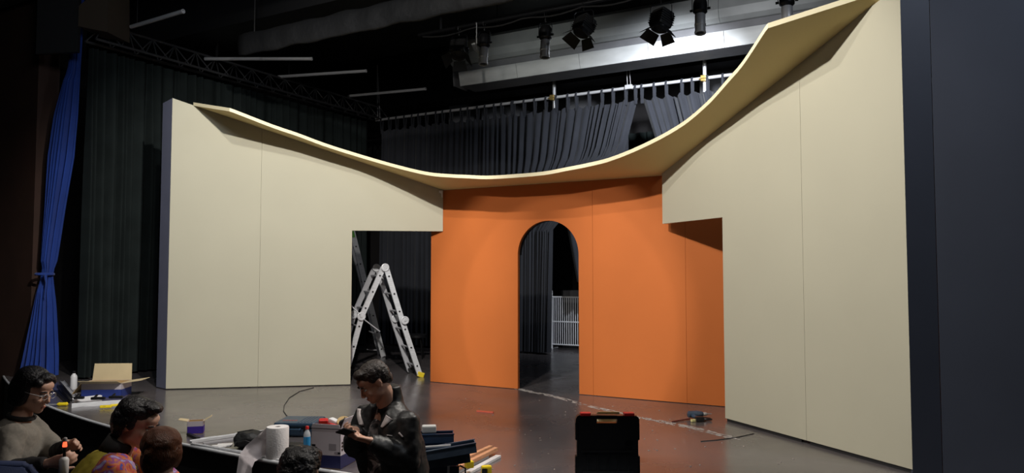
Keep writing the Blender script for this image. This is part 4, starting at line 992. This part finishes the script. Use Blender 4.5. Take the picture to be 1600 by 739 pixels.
# little carton behind the case
c4 = Vec((Y(953, 660, 5.9).x, 5.95, 0))
t = thing('small_carton', 'small pale open carton standing behind the black tool case', 'box', (c4.x, c4.y, 0))
bm = nb()
zt = CH - (647 - 430) / 1180 * 5.9
box(bm, c4 + Vec((0, .06, zt / 2)), (.18, .003, zt)); box(bm, c4 + Vec((0, -.06, zt / 2 - .03)), (.18, .003, zt - .06)); box(bm, c4 + Vec((-.09, 0, zt / 2 - .02)), (.003, .12, zt - .04)); box(bm, c4 + Vec((.09, 0, zt / 2 - .02)), (.003, .12, zt - .04)); box(bm, c4 + Vec((0, 0, .003)), (.18, .12, .004)); obj('sides', bm, 'cardpale', t)
bm = nb(); prism(bm, [(-.09, 0), (.09, 0), (.08, .05), (-.08, .05)], c4 + Vec((0, .06, zt)), Vec((1, 0, 0)), Vec((0, -.9, .3)).normalized(), Vec((0, .002, .002))); obj('flap', bm, 'card', t)

# tools on the floor at the right
q = F(1091, 656)
t = thing('cordless_drill', 'blue-grey cordless drill lying on the floor near the right beige flat', 'drill', tuple(q))
bm = nb(); lathe(bm, q + Vec((-.10, .03, .05)), [(.02, 0), (.034, .01), (.036, .10), (.03, .14), (.02, .16)], 14, (1, .1, 0)); obj('body', bm, 'toolgrey', t, 'auto')
bm = nb(); tube(bm, [q + Vec((-.06, .03, .045)), q + Vec((-.04, -.04, .035)), q + Vec((-.02, -.09, .03))], [.02, .018, .022], 10); obj('grip', bm, 'case', t)
bm = nb(); box(bm, q + Vec((-.015, -.11, .03)), (.08, .05, .05), RZ(.2), .008); obj('battery', bm, 'gloss', t)
bm = nb(); lathe(bm, q + Vec((.06, .045, .05)), [(.02, 0), (.02, .03), (.008, .045), (.004, .09)], 12, (1, .1, 0)); obj('chuck', bm, 'chrome', t, 'auto')
p = F(1102, 657); t = thing('pliers', 'pliers with black grips lying beside the drill', 'pliers', tuple(p))
for s in (-1, 1):
    bm = nb(); tube(bm, [p + Vec((-.05, s * .01, .015)), p + Vec((0, s * .03, .018)), p + Vec((.06, s * .022, .015))], [.008, .012, .009], 8); obj('grip', bm, 'gloss', t)
bm = nb(); tube(bm, [p + Vec((-.05, 0, .015)), p + Vec((-.10, 0, .015))], [.014, .006], 8); obj('jaw', bm, 'chrome', t)
p = F(1083, 659); bm = nb(); box(bm, p + Vec((0, -.01, .014)), (.05, .03, .026), RZ(.3), .006); tag(obj('glue_cap', bm, mat('pale_yellow_plastic', (.7, .65, .3), .5), loc=tuple(p)), 'small pale yellow cap in front of the drill', 'cap')
a = F(1050, 660); b = F(1078, 656); bm = nb(); cyl(bm, a + Vec((0, 0, .007)), b + Vec((0, 0, .012)), .007, 8); tag(obj('hand_file', bm, mat('dark_red_plastic', (.12, .02, .02), .5), loc=tuple(a)), 'thin dark red rod pointing left from the drill', 'rod')

#PEOPLE
# ------------------------------------------------------------------ people
def mods(o, voxel, smooth=4, disp=0.0, dscale=0.1):
    m = o.modifiers.new('remesh', 'REMESH'); m.mode = 'VOXEL'; m.voxel_size = voxel; m.use_smooth_shade = True
    if smooth: m = o.modifiers.new('smooth', 'SMOOTH'); m.factor = 0.5; m.iterations = smooth
    if disp:
        tx = bpy.data.textures.new('folds', 'CLOUDS'); tx.noise_scale = dscale; tx.noise_depth = 2
        m = o.modifiers.new('folds', 'DISPLACE'); m.texture = tx; m.strength = disp; m.mid_level = 0.5; m.texture_coords = 'LOCAL'
    return o
def blob(name, bm, m, parent, voxel, smooth=4, disp=0, dscale=.1): return mods(obj(name, bm, m, parent, True), voxel, smooth, disp, dscale)
def head_frame(c, fwd, up=(0, 0, 1)):
    f = Vec(fwd).normalized(); x = f.cross(Vec(up)).normalized(); z = x.cross(f)
    return Mat.Translation(Vec(c)) @ Mat((x, f, z)).transposed().to_4x4()
def hp(H, p): return H @ Vec(p)
def hell(bm, H, p, r, sub=3, k=1.0): return ell(bm, hp(H, Vec(p) * k), Vec(r) * k, H.to_3x3(), sub)
def head(bm, H, neck, k=1.0, nr=.052):
    E = lambda p, r, s=3: hell(bm, H, p, r, s, k)
    E((0, -.012, .038), (.074, .094, .082)); E((0, .020, -.030), (.060, .068, .080)); E((0, .060, -.088), (.028, .028, .024))
    E((0, .035, -.070), (.048, .048, .036)); E((0, .068, .050), (.052, .024, .030))
    for s in (-1, 1):
        E((s * .028, .079, .022), (.022, .012, .009), 2); E((s * .036, .066, -.026), (.021, .020, .020), 2)
        E((s * .074, -.008, -.005), (.008, .017, .030), 2); E((s * .078, -.016, .006), (.008, .012, .020), 2)
        E((s * .045, .01, -.06), (.016, .035, .026), 2); E((s * .010, .098, -.034), (.007, .009, .006), 2)
    a = [hp(H, Vec(p) * k) for p in ((0, .082, .022), (0, .094, .0), (0, .107, -.026), (0, .098, -.040))]
    tube(bm, a, [.007 * k, .008 * k, .0115 * k, .009 * k], 8)
    E((0, .084, -.062), (.021, .010, .006), 2); E((0, .082, -.071), (.018, .010, .007), 2)
    tube(bm, [hp(H, Vec((0, -.020, -.03)) * k), hp(H, Vec((0, -.022, -.09)) * k), Vec(neck)], [nr, nr * .97, nr * 1.15], 16)
def face_bits(H, body, k=1.0, hairm='hair', closed=False):
    for s in (-1, 1):
        bm = nb(); hell(bm, H, (s * .030, .078, .004), (.0125, .0115, .0085 if not closed else .006), 2, k); ey = obj('eye', bm, 'eye', body, True)
        bm = nb(); hell(bm, H, (s * .030, .0865, .003), (.005, .004, .005), 2, k); obj('iris', bm, 'iris', ey, True)
        bm = nb(); tube(bm, [hp(H, Vec(p) * k) for p in ((s * .013, .092, .024), (s * .030, .0935, .030), (s * .048, .080, .025))], [(.003, .004), (.0035, .005), (.002, .003)], 6); obj('eyebrow', bm, hairm, body, True)
    bm = nb(); hell(bm, H, (0, .0905, -.062), (.019, .005, .0035), 2, k); hell(bm, H, (0, .0885, -.0695), (.016, .005, .004), 2, k); obj('lips', bm, 'lips', body, True)
def hand(bm, wrist, d, pn, side=1, curl=(.5, .6, .4), spread=.10, k=1.0, thumb=(.6, .5), fl=None):
    """d: towards the fingers, pn: out of the palm, side: +1 when the thumb lies on d x pn"""
    d = Vec(d).normalized(); pn = (Vec(pn) - d * Vec(pn).dot(d)).normalized(); t = d.cross(pn) * side; w = Vec(wrist)
    tube(bm, [w - d * .02 * k, w + d * .01 * k, w + d * .045 * k, w + d * .088 * k], [(.026 * k, .020 * k), (.030 * k, .019 * k), (.040 * k, .016 * k), (.039 * k, .012 * k)], 14, upv=t)
    ell(bm, w + d * .035 * k + t * .025 * k + pn * .008 * k, (.026 * k, .018 * k, .016 * k), axes(d), 2)
    L = (.074, .082, .076, .060); base = (.030, .011, -.009, -.028)
    for i in range(4):
        p = w + d * (.082 - .004 * abs(i - 1)) * k + t * base[i] * k
        dd = (d + t * spread * (1.3 - i) * .6).normalized(); nn = pn; pts = [p - dd * .012]; r = .0098 - .0006 * (i == 3) - .0002 * i
        cc = curl if not fl else fl[i]
        pts.append(p)
        for j, s in enumerate((.46, .30, .24)):
            a = cc[j]; nd = dd * math.cos(a) + nn * math.sin(a); nn = nn * math.cos(a) - dd * math.sin(a); dd = nd
            p = p + dd * L[i] * s * k; pts.append(p)
        tube(bm, pts, [r * k, r * 1.05 * k, r * .98 * k, r * .9 * k, r * .68 * k], 10)
    p = w + d * .022 * k + t * .026 * k + pn * .004; dd = (d * .62 + t * math.cos(thumb[0]) * .8 + pn * math.sin(thumb[0]) * .8).normalized()
    pts = [p]; 
    for s in (.040, .032, .026):
        p = p + dd * s * k; pts.append(p); dd = (dd * math.cos(thumb[1]) + (d * .8 + pn * .6 - t * .5).normalized() * math.sin(thumb[1])).normalized()
    tube(bm, pts, [.0145 * k, .0125 * k, .0115 * k, .0085 * k], 10)
def arm(bm, s, e, w, r=(.050, .044, .036, .038, .025)):
    s, e, w = Vec(s), Vec(e), Vec(w)
    tube(bm, [s, s.lerp(e, .5), e, e.lerp(w, .35), w], list(r), 14); ell(bm, s, (r[0] * 1.08,) * 3, None, 2); ell(bm, e, (r[2] * 1.04,) * 3, None, 2)
def leg(bm, h, k, a, toe, r=(.085, .07, .055, .056, .037)):
    h, k, a = Vec(h), Vec(k), Vec(a); tube(bm, [h, h.lerp(k, .5), k, k.lerp(a, .35), a], list(r), 14); ell(bm, k, (r[2] * 1.03,) * 3, None, 2)
    toe = Vec(toe).normalized(); tube(bm, [a - toe * .05 + Vec((0, 0, -.045)), a + Vec((0, 0, -.04)), a + toe * .10 + Vec((0, 0, -.055)), a + toe * .17 + Vec((0, 0, -.062))], [(.03, .03), (.036, .04), (.042, .026), (.03, .016)], 12, upv=toe.cross(Vec((0, 0, 1))))
def shoes(parent, a, toe, m='gloss'):
    toe = Vec(toe).normalized(); bm = nb(); a = Vec(a)
    tube(bm, [a - toe * .07 + Vec((0, 0, -.045)), a + Vec((0, 0, -.04)), a + toe * .11 + Vec((0, 0, -.05)), a + toe * .2 + Vec((0, 0, -.058))], [(.035, .035), (.045, .045), (.05, .032), (.035, .024)], 14, upv=toe.cross(Vec((0, 0, 1)))); obj('shoe', bm, m, parent, True)
def torso(bm, p, n, lft, rw=.15, sw=.185, rd=.10):
    p, n = Vec(p), Vec(n); tube(bm, [p - (n - p) * .08, p, p.lerp(n, .35), p.lerp(n, .7), p.lerp(n, .9), n], [(rw, rd), (rw * 1.05, rd * 1.1), (rw * .92, rd), (sw * .92, rd * 1.12), (sw * .8, rd * .85), (.07, .06)], 20, upv=lft)

# --- the standing man
f = Vec((-.65, -.76, 0)).normalized(); l = Vec((.76, -.65, 0)).normalized()
man = thing('person', 'standing young man in a black satin jacket looking down at a phone', 'person', (-.76, 4.62, -.85))
N_, P_ = Vec((-.750, 4.58, .665)), Vec((-.725, 4.65, .10))
SL_, SR_ = N_ + l * .185 + Vec((0, 0, -.065)), N_ - l * .185 + Vec((0, 0, -.065))
EL_, ER_ = Vec((-.600, 4.43, .375)), Vec((-.945, 4.60, .42))
WL_, WR_ = Vec((-.800, 4.30, .520)), Vec((-.895, 4.37, .560))
H = head_frame((-.815, 4.50, .815), (-.70, -.40, -.55))
bm = nb(); head(bm, H, N_ + Vec((0, 0, -.02)), .95, nr=.054); torso(bm, P_, N_, l)
arm(bm, SL_, EL_, WL_); arm(bm, SR_, ER_, WR_)
hand(bm, WL_, (-.80, -.25, .22), (.1, .35, .9), 1, (.35, .75, .5), .08, 1.0, (.5, .4))
hand(bm, WR_, (-.35, -.75, .12), (.55, -.25, .5), -1, (.6, .8, .5), .08, 1.0, (.4, .5))
for s in (-1, 1): leg(bm, P_ + l * .095 * s + Vec((0, 0, -.04)), P_ + l * .12 * s + f * .06 + Vec((0, 0, -.47)), P_ + l * .13 * s + f * .02 + Vec((0, 0, -.87)), f + l * .2 * s)
body = blob('body', bm, 'skin', man, .0055, 3)
face_bits(H, man, .95, closed=True)
bm = nb()
for p, r in (((0, -.022, .066), (.083, .096, .066)), ((0, -.060, .030), (.076, .064, .085)), ((0, .048, .098), (.058, .040, .028)), ((0, -.085, -.015), (.055, .035, .05)), ((.062, -.01, .045), (.018, .05, .035)), ((-.062, -.01, .045), (.018, .05, .035))): hell(bm, H, p, r, 3, .95)
blob('hair', bm, 'hair', man, .006, 2, .008, .02)
# trousers, shirt, jacket
bm = nb()
for s in (-1, 1):
    h0 = P_ + l * .095 * s; tube(bm, [h0 + Vec((0, 0, .06)), h0 + Vec((0, 0, -.1)), P_ + l * .12 * s + f * .06 + Vec((0, 0, -.47)), P_ + l * .13 * s + f * .02 + Vec((0, 0, -.86))], [.10, .108, .082, .07], 16)
tube(bm, [P_ + Vec((0, 0, -.08)), P_ + Vec((0, 0, .10))], [(.17, .12), (.155, .115)], 20, upv=l)
blob('trousers', bm, 'camo', man, .011, 4, .02, .08)
for s in (-1, 1): shoes(man, P_ + l * .13 * s + f * .02 + Vec((0, 0, -.87)), f + l * .2 * s, 'whitep')
bm = nb(); torso(bm, P_ + f * .035 + Vec((0, 0, .02)), N_ + f * .02 + Vec((0, 0, -.06)), l, .14, .14, .108); tube(bm, [P_ + f * .03 + Vec((0, 0, -.05)), P_ + f * .03 + Vec((0, 0, .12))], [(.175, .145), (.165, .135)], 20, upv=l)
blob('shirt', bm, 'camo', man, .011, 4, .010, .07)
bm = nb()
pB = P_ - f * .02
for s in (-1, 1):     # two jacket halves leave the front open
    tube(bm, [pB + l * .105 * s + Vec((0, 0, -.03)) + f * .0, pB + l * .115 * s + Vec((0, 0, .15)), N_ + l * .12 * s + Vec((0, 0, -.22)), N_ + l * .10 * s + Vec((0, 0, -.09)), N_ + l * .055 * s + Vec((0, 0, .005))],
         [(.10, .145), (.11, .15), (.115, .155), (.10, .125), (.05, .075)], 18, upv=l)
tube(bm, [pB - f * .04 + Vec((0, 0, -.03)), N_ - f * .035 + Vec((0, 0, -.12))], [(.17, .10), (.17, .11)], 18, upv=l)
for S_, E_, W_ in ((SL_, EL_, WL_), (SR_, ER_, WR_)):
    tube(bm, [S_ - (E_ - S_) * .1, S_.lerp(E_, .3), S_.lerp(E_, .75), E_, E_.lerp(W_, .3), E_.lerp(W_, .7), E_.lerp(W_, .88), E_.lerp(W_, .90), E_.lerp(W_, 1.0)], [.070, .078, .076, .070, .068, .058, .050, .040, .038], 18)
    ell(bm, S_ + Vec((0, 0, -.015)), (.078, .078, .074), None, 2); ell(bm, E_, (.072,) * 3, None, 2)
tube(bm, [N_ - f * .03 + l * .07 + Vec((0, 0, .02)), N_ - f * .07 + Vec((0, 0, .045)), N_ - f * .03 - l * .07 + Vec((0, 0, .02))], [.022, .028, .022], 10)
tube(bm, [N_ - f * .015 + Vec((0, 0, -.04)), N_ - f * .022 + Vec((0, 0, .03)), N_ - f * .018 + Vec((0, 0, .120))], [(.11, .09), (.086, .078), (.074, .070)], 18, upv=l)
jk = blob('jacket', bm, 'satin', man, .010, 3, .020, .07)
dg = bpy.context.evaluated_depsgraph_get(); dg.update()
from mathutils.bvhtree import BVHTree
def bvh(o):
    e = o.evaluated_get(bpy.context.evaluated_depsgraph_get()); me = e.to_mesh(); m = rootloc(o)
    return BVHTree.FromPolygons([v.co + m for v in me.vertices], [tuple(p.vertices) for p in me.polygons])
def ribbon(tree, name, pts, wpx, m, parent, lift=.004, n=14):
    """a sewn-on strip that follows the garment's surface"""
    P = []
    for i in range(n + 1):
        s = i / n * (len(pts) - 1); k = min(len(pts) - 2, int(s)); a, b = pts[k], pts[k + 1]; q = s - k
        px, py = a[0] + (b[0] - a[0]) * q, a[1] + (b[1] - a[1]) * q; dx, dy = b[0] - a[0], b[1] - a[1]; L = math.hypot(dx, dy) or 1
        ww = wpx if not isinstance(wpx, (list, tuple)) else wpx[0] + (wpx[1] - wpx[0]) * i / n
        row = []
        for sgn in (-.5, 0, .5):
            r = ray(px - dy / L * ww * sgn, py + dx / L * ww * sgn); h = tree.ray_cast(Vec((0, 0, CH)), r.normalized())
            row.append(h[0] + h[1] * lift if h[0] is not None else None)
        if None not in row: P.append(row)
    if len(P) < 2: return
    bm = nb(); V_ = [[bm.verts.new(p) for p in row] for row in P]
    for a, b in zip(V_, V_[1:]):
        for j in range(2): bm.faces.new((a[j], a[j + 1], b[j + 1], b[j]))
    o = obj(name, bm, m, parent, True); md = o.modifiers.new('thick', 'SOLIDIFY'); md.thickness = .003; return o
tr = bvh(jk); wt = mat('off_white_trim', (.48, .43, .43), .6)
ribbon(tr, 'white_panel', [(572, 618), (563, 630), (561, 648), (566, 666)], (3.5, 7), wt, man)
ribbon(tr, 'white_panel', [(609, 652), (603, 660), (597, 668)], (12, 3), wt, man)
ribbon(tr, 'piping', [(646, 620), (651, 632), (653, 645)], 2.6, wt, man)
ribbon(tr, 'zip', [(594, 628), (590, 642), (587, 660)], 1.2, 'alu_d', man)
ribbon(tr, 'sleeve_print', [(605, 680), (613, 681)], 2.0, wt, man, n=6)
ribbon(tr, 'sleeve_print', [(624, 676), (630, 683)], 2.6, wt, man, n=6)
# phone
pc = Vec((-.915, 4.215, .585)); pd = Vec((-.35, -.80, .30)).normalized(); R = axes(pd, Vec((-.35, .35, .9)))
tph = thing('smartphone', 'dark smartphone held in both hands of the standing man', 'phone', tuple(pc))
bm = nb(); box(bm, pc, (.12, .06, .009), R, .003); obj('phone_body', bm, 'gloss', tph)
bm = nb(); box(bm, pc + R.col[2] * .005, (.11, .053, .001), R); obj('screen', bm, mat('dark_screen', (.01, .01, .012), .1), tph)

# --- seated person with grey sweatshirt
def seated(label, root, hc, hf, N, P, fw, lft, sh, el, wr, kn, an, skin='skin2', k=1.0, hands=None, vox=.0065):
    t = thing('person', label, 'person', root); H = head_frame(hc, hf); bm = nb(); N, P, fw, lft = Vec(N), Vec(P), Vec(fw), Vec(lft)
    head(bm, H, N + Vec((0, 0, -.02)), k, .050); torso(bm, P, N, lft, .145, .17)
    for i, s in enumerate((1, -1)):
        S0 = N + lft * sh * s + Vec((0, 0, -.06)); arm(bm, S0, el[i], wr[i], (.046, .040, .033, .035, .023))
        if hands: hand(bm, wr[i], *hands[i])
        else: hand(bm, wr[i], (Vec(wr[i]) - Vec(el[i])), (0, 0, -1), s, (.3, .4, .3))
        leg(bm, P + lft * .09 * s, kn[i], an[i], fw)
    obj_b = blob('body', bm, skin, t, vox, 3); return t, H
def clothe(t, N, P, lft, sh, el, wr, m, sleeve=1.0, disp=.02, bulk=1.0, name='sweatshirt', sleeves=True, vox=.011, bottom=0.0):
    N, P, lft = Vec(N), Vec(P), Vec(lft); bm = nb()
    tube(bm, [P + (N - P) * bottom, P.lerp(N, .35), P.lerp(N, .7), P.lerp(N, .9), N + Vec((0, 0, .0))], [(.185 * bulk, .155 * bulk), (.175 * bulk, .145 * bulk), (.185 * bulk, .14 * bulk), (.16 * bulk, .115 * bulk), (.075, .07)], 22, upv=lft)
    if sleeves:
        for i, s in enumerate((1, -1)):
            S0 = N + lft * sh * s + Vec((0, 0, -.06)); E0, W0 = Vec(el[i]), Vec(wr[i]); q = E0.lerp(W0, sleeve)
            tube(bm, [S0, S0.lerp(E0, .5), E0, E0.lerp(q, .5), q], [.075, .072, .066, .060, .052], 16); ell(bm, S0, (.078,) * 3, None, 2); ell(bm, E0, (.068,) * 3, None, 2)
    return blob(name, bm, m, t, vox, 4, disp, .07)
def trousers(t, P, lft, kn, an, m, an_k=.95):
    bm = nb(); P = Vec(P); lft = Vec(lft)
    for i, s in enumerate((1, -1)):
        h = P + lft * .09 * s; k_, a_ = Vec(kn[i]), Vec(an[i]); tube(bm, [h, h.lerp(k_, .5), k_, k_.lerp(a_, .5), k_.lerp(a_, an_k)], [.105, .095, .078, .072, .06], 16); ell(bm, k_, (.08,) * 3, None, 2)
    ell(bm, P, (.17, .15, .13), None, 3); return blob('trousers', bm, m, t, .012, 4, .015, .08)

fw = Vec((.93, .36, 0)).normalized(); lf_ = Vec((-.36, .93, 0)).normalized()
N1, P1 = (-2.755, 4.27, .640), (-2.86, 4.20, .12)
el = ((-2.60, 4.36, .44), (-2.665, 4.02, .430)); wr = ((-2.42, 4.17, .515), (-2.415, 4.00, .468))
kn = ((-2.42, 4.36, .20), (-2.27, 4.05, .335)); an = ((-2.38, 4.34, -.33), (-2.22, 4.02, -.06))
t1, H1 = seated('seated person with bobbed dark hair, glasses and a grey sweatshirt at far left', (-2.80, 4.22, -.45), (-2.690, 4.285, .800), (.93, -.12, -.32), N1, P1, fw, lf_, .165, el, wr, kn, an,
    hands=[((.75, -.35, .25), (.2, -.7, -.2), -1, (.35, .6, .4), .1, .95, (.5, .4)), ((.85, .0, .18), (-.1, .8, .25), -1, (.5, .7, .5), .08, .95, (.4, .4))])
face_bits(H1, t1, hairm='hairblack')
bm = nb()
for p, r in (((0, -.025, .062), (.086, .098, .072)), ((0, -.070, .0), (.080, .062, .105)), ((.066, -.02, -.005), (.022, .052, .085)), ((-.066, -.02, -.005), (.022, .052, .085)), ((0, .055, .098), (.050, .036, .024)), ((0, -.07, -.07), (.07, .05, .05)), ((.05, .05, .07), (.026, .028, .026)), ((-.05, .05, .07), (.026, .028, .026))): hell(bm, H1, p, r)
blob('hair', bm, 'hairblack', t1, .006, 3, .004, .03)
gl = nb()
for s in (-1, 1):
    pts = [hp(H1, (s * .031 + .019 * math.cos(a), .103, .003 + .016 * math.sin(a))) for a in [2 * PI * k / 16 for k in range(17)]]; tube(gl, pts, .0017, 6)
    tube(gl, [hp(H1, (s * .050, .102, .008)), hp(H1, (s * .078, .04, .010)), hp(H1, (s * .082, -.01, .008))], .0016, 6)
tube(gl, [hp(H1, (-.012, .104, .006)), hp(H1, (.012, .104, .006))], .0016, 6)
obj('glasses', gl, 'chrome', t1)
bm = nb()
for i in (0, 1): tube(bm, [Vec(el[i]) * .8 + Vec(wr[i]) * .2, Vec(el[i]) * .4 + Vec(wr[i]) * .6, Vec(el[i]) * .08 + Vec(wr[i]) * .92], [.050, .046, .036], 16)
blob('undershirt_sleeves', bm, 'blackcloth', t1, .008, 3, .01, .05)
el_s = el; bm = None
clothe(t1, N1, P1, lf_, .165, el, wr, 'grey_knit', .25, .016, 1.04, 'sweatshirt')
bm = nb(); n1 = Vec(N1); tube(bm, [n1 + Vec((.01, 0, .02)) + Vec((math.cos(a) * .062, math.sin(a) * .062, .012 * math.cos(a) * -1)) for a in [2 * PI * k / 20 for k in range(21)]], .013, 8); obj('collar', bm, 'blackcloth', t1, True)
trousers(t1, P1, lf_, kn, an, 'blackcloth'); shoes(t1, an[0], fw); shoes(t1, an[1], fw)
q = Vec((-2.315, 3.955, .425))
tb_ = thing('spray_bottle', 'small white bottle with a glowing red nozzle in the seated person\'s hands', 'bottle', tuple(q))
ax = Vec((.03, -.02, 1)).normalized()
bm = nb(); lathe(bm, q, [(.020, 0), (.023, .004), (.023, .072), (.018, .082), (.008, .088)], 20, ax); obj('bottle_body', bm, 'whitep', tb_, 'auto')
bm = nb(); lathe(bm, q + ax * .088, [(.008, 0), (.007, .03), (.010, .032), (.010, .05)], 14, ax); obj('neck', bm, 'gloss', tb_, 'auto')
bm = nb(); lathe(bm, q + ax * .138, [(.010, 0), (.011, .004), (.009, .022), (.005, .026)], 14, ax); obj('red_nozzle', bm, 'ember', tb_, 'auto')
bm = nb(); lathe(bm, q + ax * .164, [(.006, 0), (.010, .004), (.010, .018), (.006, .022)], 14, ax); obj('tip', bm, mat('grey_knob', (.3, .28, .28), .5), tb_, 'auto')

# --- seated man in patterned shirt
fw = Vec((.95, .30, 0)).normalized(); lf_ = Vec((-.30, .95, 0)).normalized()
N2, P2_ = (-2.005, 3.90, .545), (-2.22, 3.82, .10)
el = ((-1.80, 4.10, .30), (-1.86, 3.68, .30)); wr = ((-1.66, 4.02, .24), (-1.72, 3.84, .24)); kn = ((-1.75, 4.06, .10), (-1.78, 3.84, .10)); an = ((-1.78, 4.06, -.36), (-1.84, 3.86, -.36))
t2, H2 = seated('seated man with swept black hair in a multicoloured shirt over mustard', (-2.1, 3.85, -.45), (-1.915, 3.905, .690), (.92, -.05, -.38), N2, P2_, fw, lf_, .165, el, wr, kn, an, 'skin2')
face_bits(H2, t2, hairm='hairblack', closed=True)
bm = nb()
for p, r in (((0, -.025, .066), (.086, .099, .070)), ((0, -.075, .005), (.078, .058, .095)), ((0, .040, .110), (.058, .052, .028)), ((.02, .070, .112), (.035, .025, .022)), ((0, -.065, -.06), (.062, .045, .045)), ((.066, -.02, .02), (.02, .045, .05)), ((-.066, -.02, .02), (.02, .045, .05))): hell(bm, H2, p, r)
blob('hair', bm, 'hairblack', t2, .006, 3, .012, .03)
clothe(t2, N2, P2_, lf_, .165, el, wr, 'mustard', .9, .03, 1.05, 'mustard_top', False)
bm = nb(); n2 = Vec(N2)
for i, s in enumerate((1, -1)):
    S0 = n2 + lf_ * .155 * s + Vec((.01, 0, -.055)); E0, W0 = Vec(el[i]), Vec(wr[i])
    tube(bm, [S0 - (E0 - S0) * .15 - lf_ * .02 * s, S0, S0.lerp(E0, .5), E0, E0.lerp(W0, .5), E0.lerp(W0, .9)], [.05, .094, .088, .078, .065, .052], 18); ell(bm, S0, (.098, .09, .085), None, 3)
blob('patterned_sleeves', bm, 'floral', t2, .011, 4, .025, .06)
bm = nb(); tube(bm, [n2 + Vec((-.02, -.0, .0)), n2 + Vec((.015, 0, .07))], [.080, .068], 18); obj('collar', bm, 'blackcloth', t2, True)
trousers(t2, P2_, lf_, kn, an, 'blackcloth'); shoes(t2, an[0], fw); shoes(t2, an[1], fw)

# --- auburn haired person seen from behind
fw = Vec((-.45, .9, 0)).normalized(); lf_ = Vec((-.9, -.45, 0)).normalized()
N3, P3 = (-1.575, 3.46, .455), (-1.53, 3.36, .11)
el = ((-1.80, 3.50, .18), (-1.30, 3.62, .18)); wr = ((-1.64, 3.60, .20), (-1.42, 3.68, .20)); kn = ((-1.62, 3.62, .10), (-1.42, 3.70, .10)); an = ((-1.64, 3.66, -.36), (-1.42, 3.74, -.36))
t3_, H3 = seated('person with short auburn hair seen from behind beside the patterned shirt', (-1.57, 3.45, -.45), (-1.610, 3.50, .632), (-.62, .75, -.12), N3, P3, fw, lf_, .165, el, wr, kn, an, 'skin2')
face_bits(H3, t3_, hairm='hairred')
bm = nb()
for p, r in (((0, -.022, .050), (.086, .100, .078)), ((0, -.055, .010), (.082, .062, .078)), ((.06, -.02, -.01), (.026, .050, .06)), ((-.06, -.02, -.02), (.026, .055, .07))): hell(bm, H3, p, r)
blob('hair', bm, 'hairred', t3_, .006, 3, .010, .03)
clothe(t3_, N3, P3, lf_, .165, el, wr, 'blackcloth', .9, .02, 1.0, 'jumper'); trousers(t3_, P3, lf_, kn, an, 'blackcloth'); shoes(t3_, an[0], fw); shoes(t3_, an[1], fw)

# --- dark haired person in front of the tall carton
fw = Vec((.1, 1, 0)).normalized(); lf_ = Vec((-1, .1, 0)).normalized()
N4, P4 = (-.935, 3.36, .40), (-.94, 3.26, .10)
el = ((-1.17, 3.45, .12), (-.72, 3.48, .12)); wr = ((-1.05, 3.62, .20), (-.84, 3.62, .20)); kn = ((-1.03, 3.68, .10), (-.85, 3.70, .10)); an = ((-1.03, 3.78, -.36), (-.85, 3.8, -.36))
t4, H4 = seated('person with thick black hair seen from behind, below the tall carton', (-.935, 3.35, -.45), (-.936, 3.40, .575), (.15, .98, -.1), N4, P4, fw, lf_, .165, el, wr, kn, an, 'skin')
face_bits(H4, t4, hairm='hairblack')
bm = nb()
for p, r in (((0, -.015, .045), (.090, .100, .076)), ((0, -.050, .0), (.089, .070, .095)), ((.05, -.0, .065), (.038, .06, .045)), ((-.05, 0, .065), (.038, .06, .045)), ((0, -.05, -.05), (.08, .06, .05))): hell(bm, H4, p, r)
blob('hair', bm, 'hairblack', t4, .006, 3, .016, .025)
clothe(t4, N4, P4, lf_, .165, el, wr, 'blackcloth', .9, .02, 1.0, 'jumper'); trousers(t4, P4, lf_, kn, an, 'blackcloth'); shoes(t4, an[0], fw); shoes(t4, an[1], fw)

# --- auditorium seats
def seat(label, c, yaw, top=.98, wd=.50):
    t = thing('theatre_seat', label, 'seat', tuple(c), 'auditorium seats'); c = Vec(c); R = RZ(yaw); A = lambda x, y, z: c + R @ Vec((x, y, 0)) + Vec((0, 0, z))
    bm = nb(); box(bm, A(0, 0, .42), (wd - .06, .46, .10), R, .03); obj('seat', bm, 'seatblue', t, True)
    bm = nb(); n = 12; pr = [(-wd / 2, .38), (wd / 2, .38), (wd / 2, top - .10), (wd / 2 - .05, top - .02), (0, top), (-wd / 2 + .05, top - .02), (-wd / 2, top - .10)]
    prism(bm, pr, A(0, -.24, 0), R.col[0], Vec((0, -.12, 1)), R @ Vec((0, -.09, 0))); bmesh.ops.bevel(bm, geom=list(bm.edges), offset=.02, segments=3, affect='EDGES'); obj('backrest', bm, 'seatblue', t, True)
    for s in (-1, 1):
        bm = nb(); box(bm, A(s * (wd / 2 + .02), .0, .62), (.05, .36, .035), R, .012); obj('armrest', bm, 'gloss', t)
        bm = nb(); box(bm, A(s * (wd / 2 + .02), -.02, .30), (.035, .30, .60), R, .008); obj('side_frame', bm, 'metal_b', t)
    return t
seat('blue theatre seat under the person in the grey sweatshirt at the lower left corner', (-2.74, 4.17, -.45), .28, .98, .58)
seat('blue theatre seat under the seated man in the multicoloured shirt', (-2.20, 3.80, -.45), .28, .80)
seat('blue theatre seat under the auburn haired person', (-1.53, 3.34, -.45), .35, .80)
seat('blue theatre seat under the black haired person at the front', (-.94, 3.22, -.45), 0, .80)
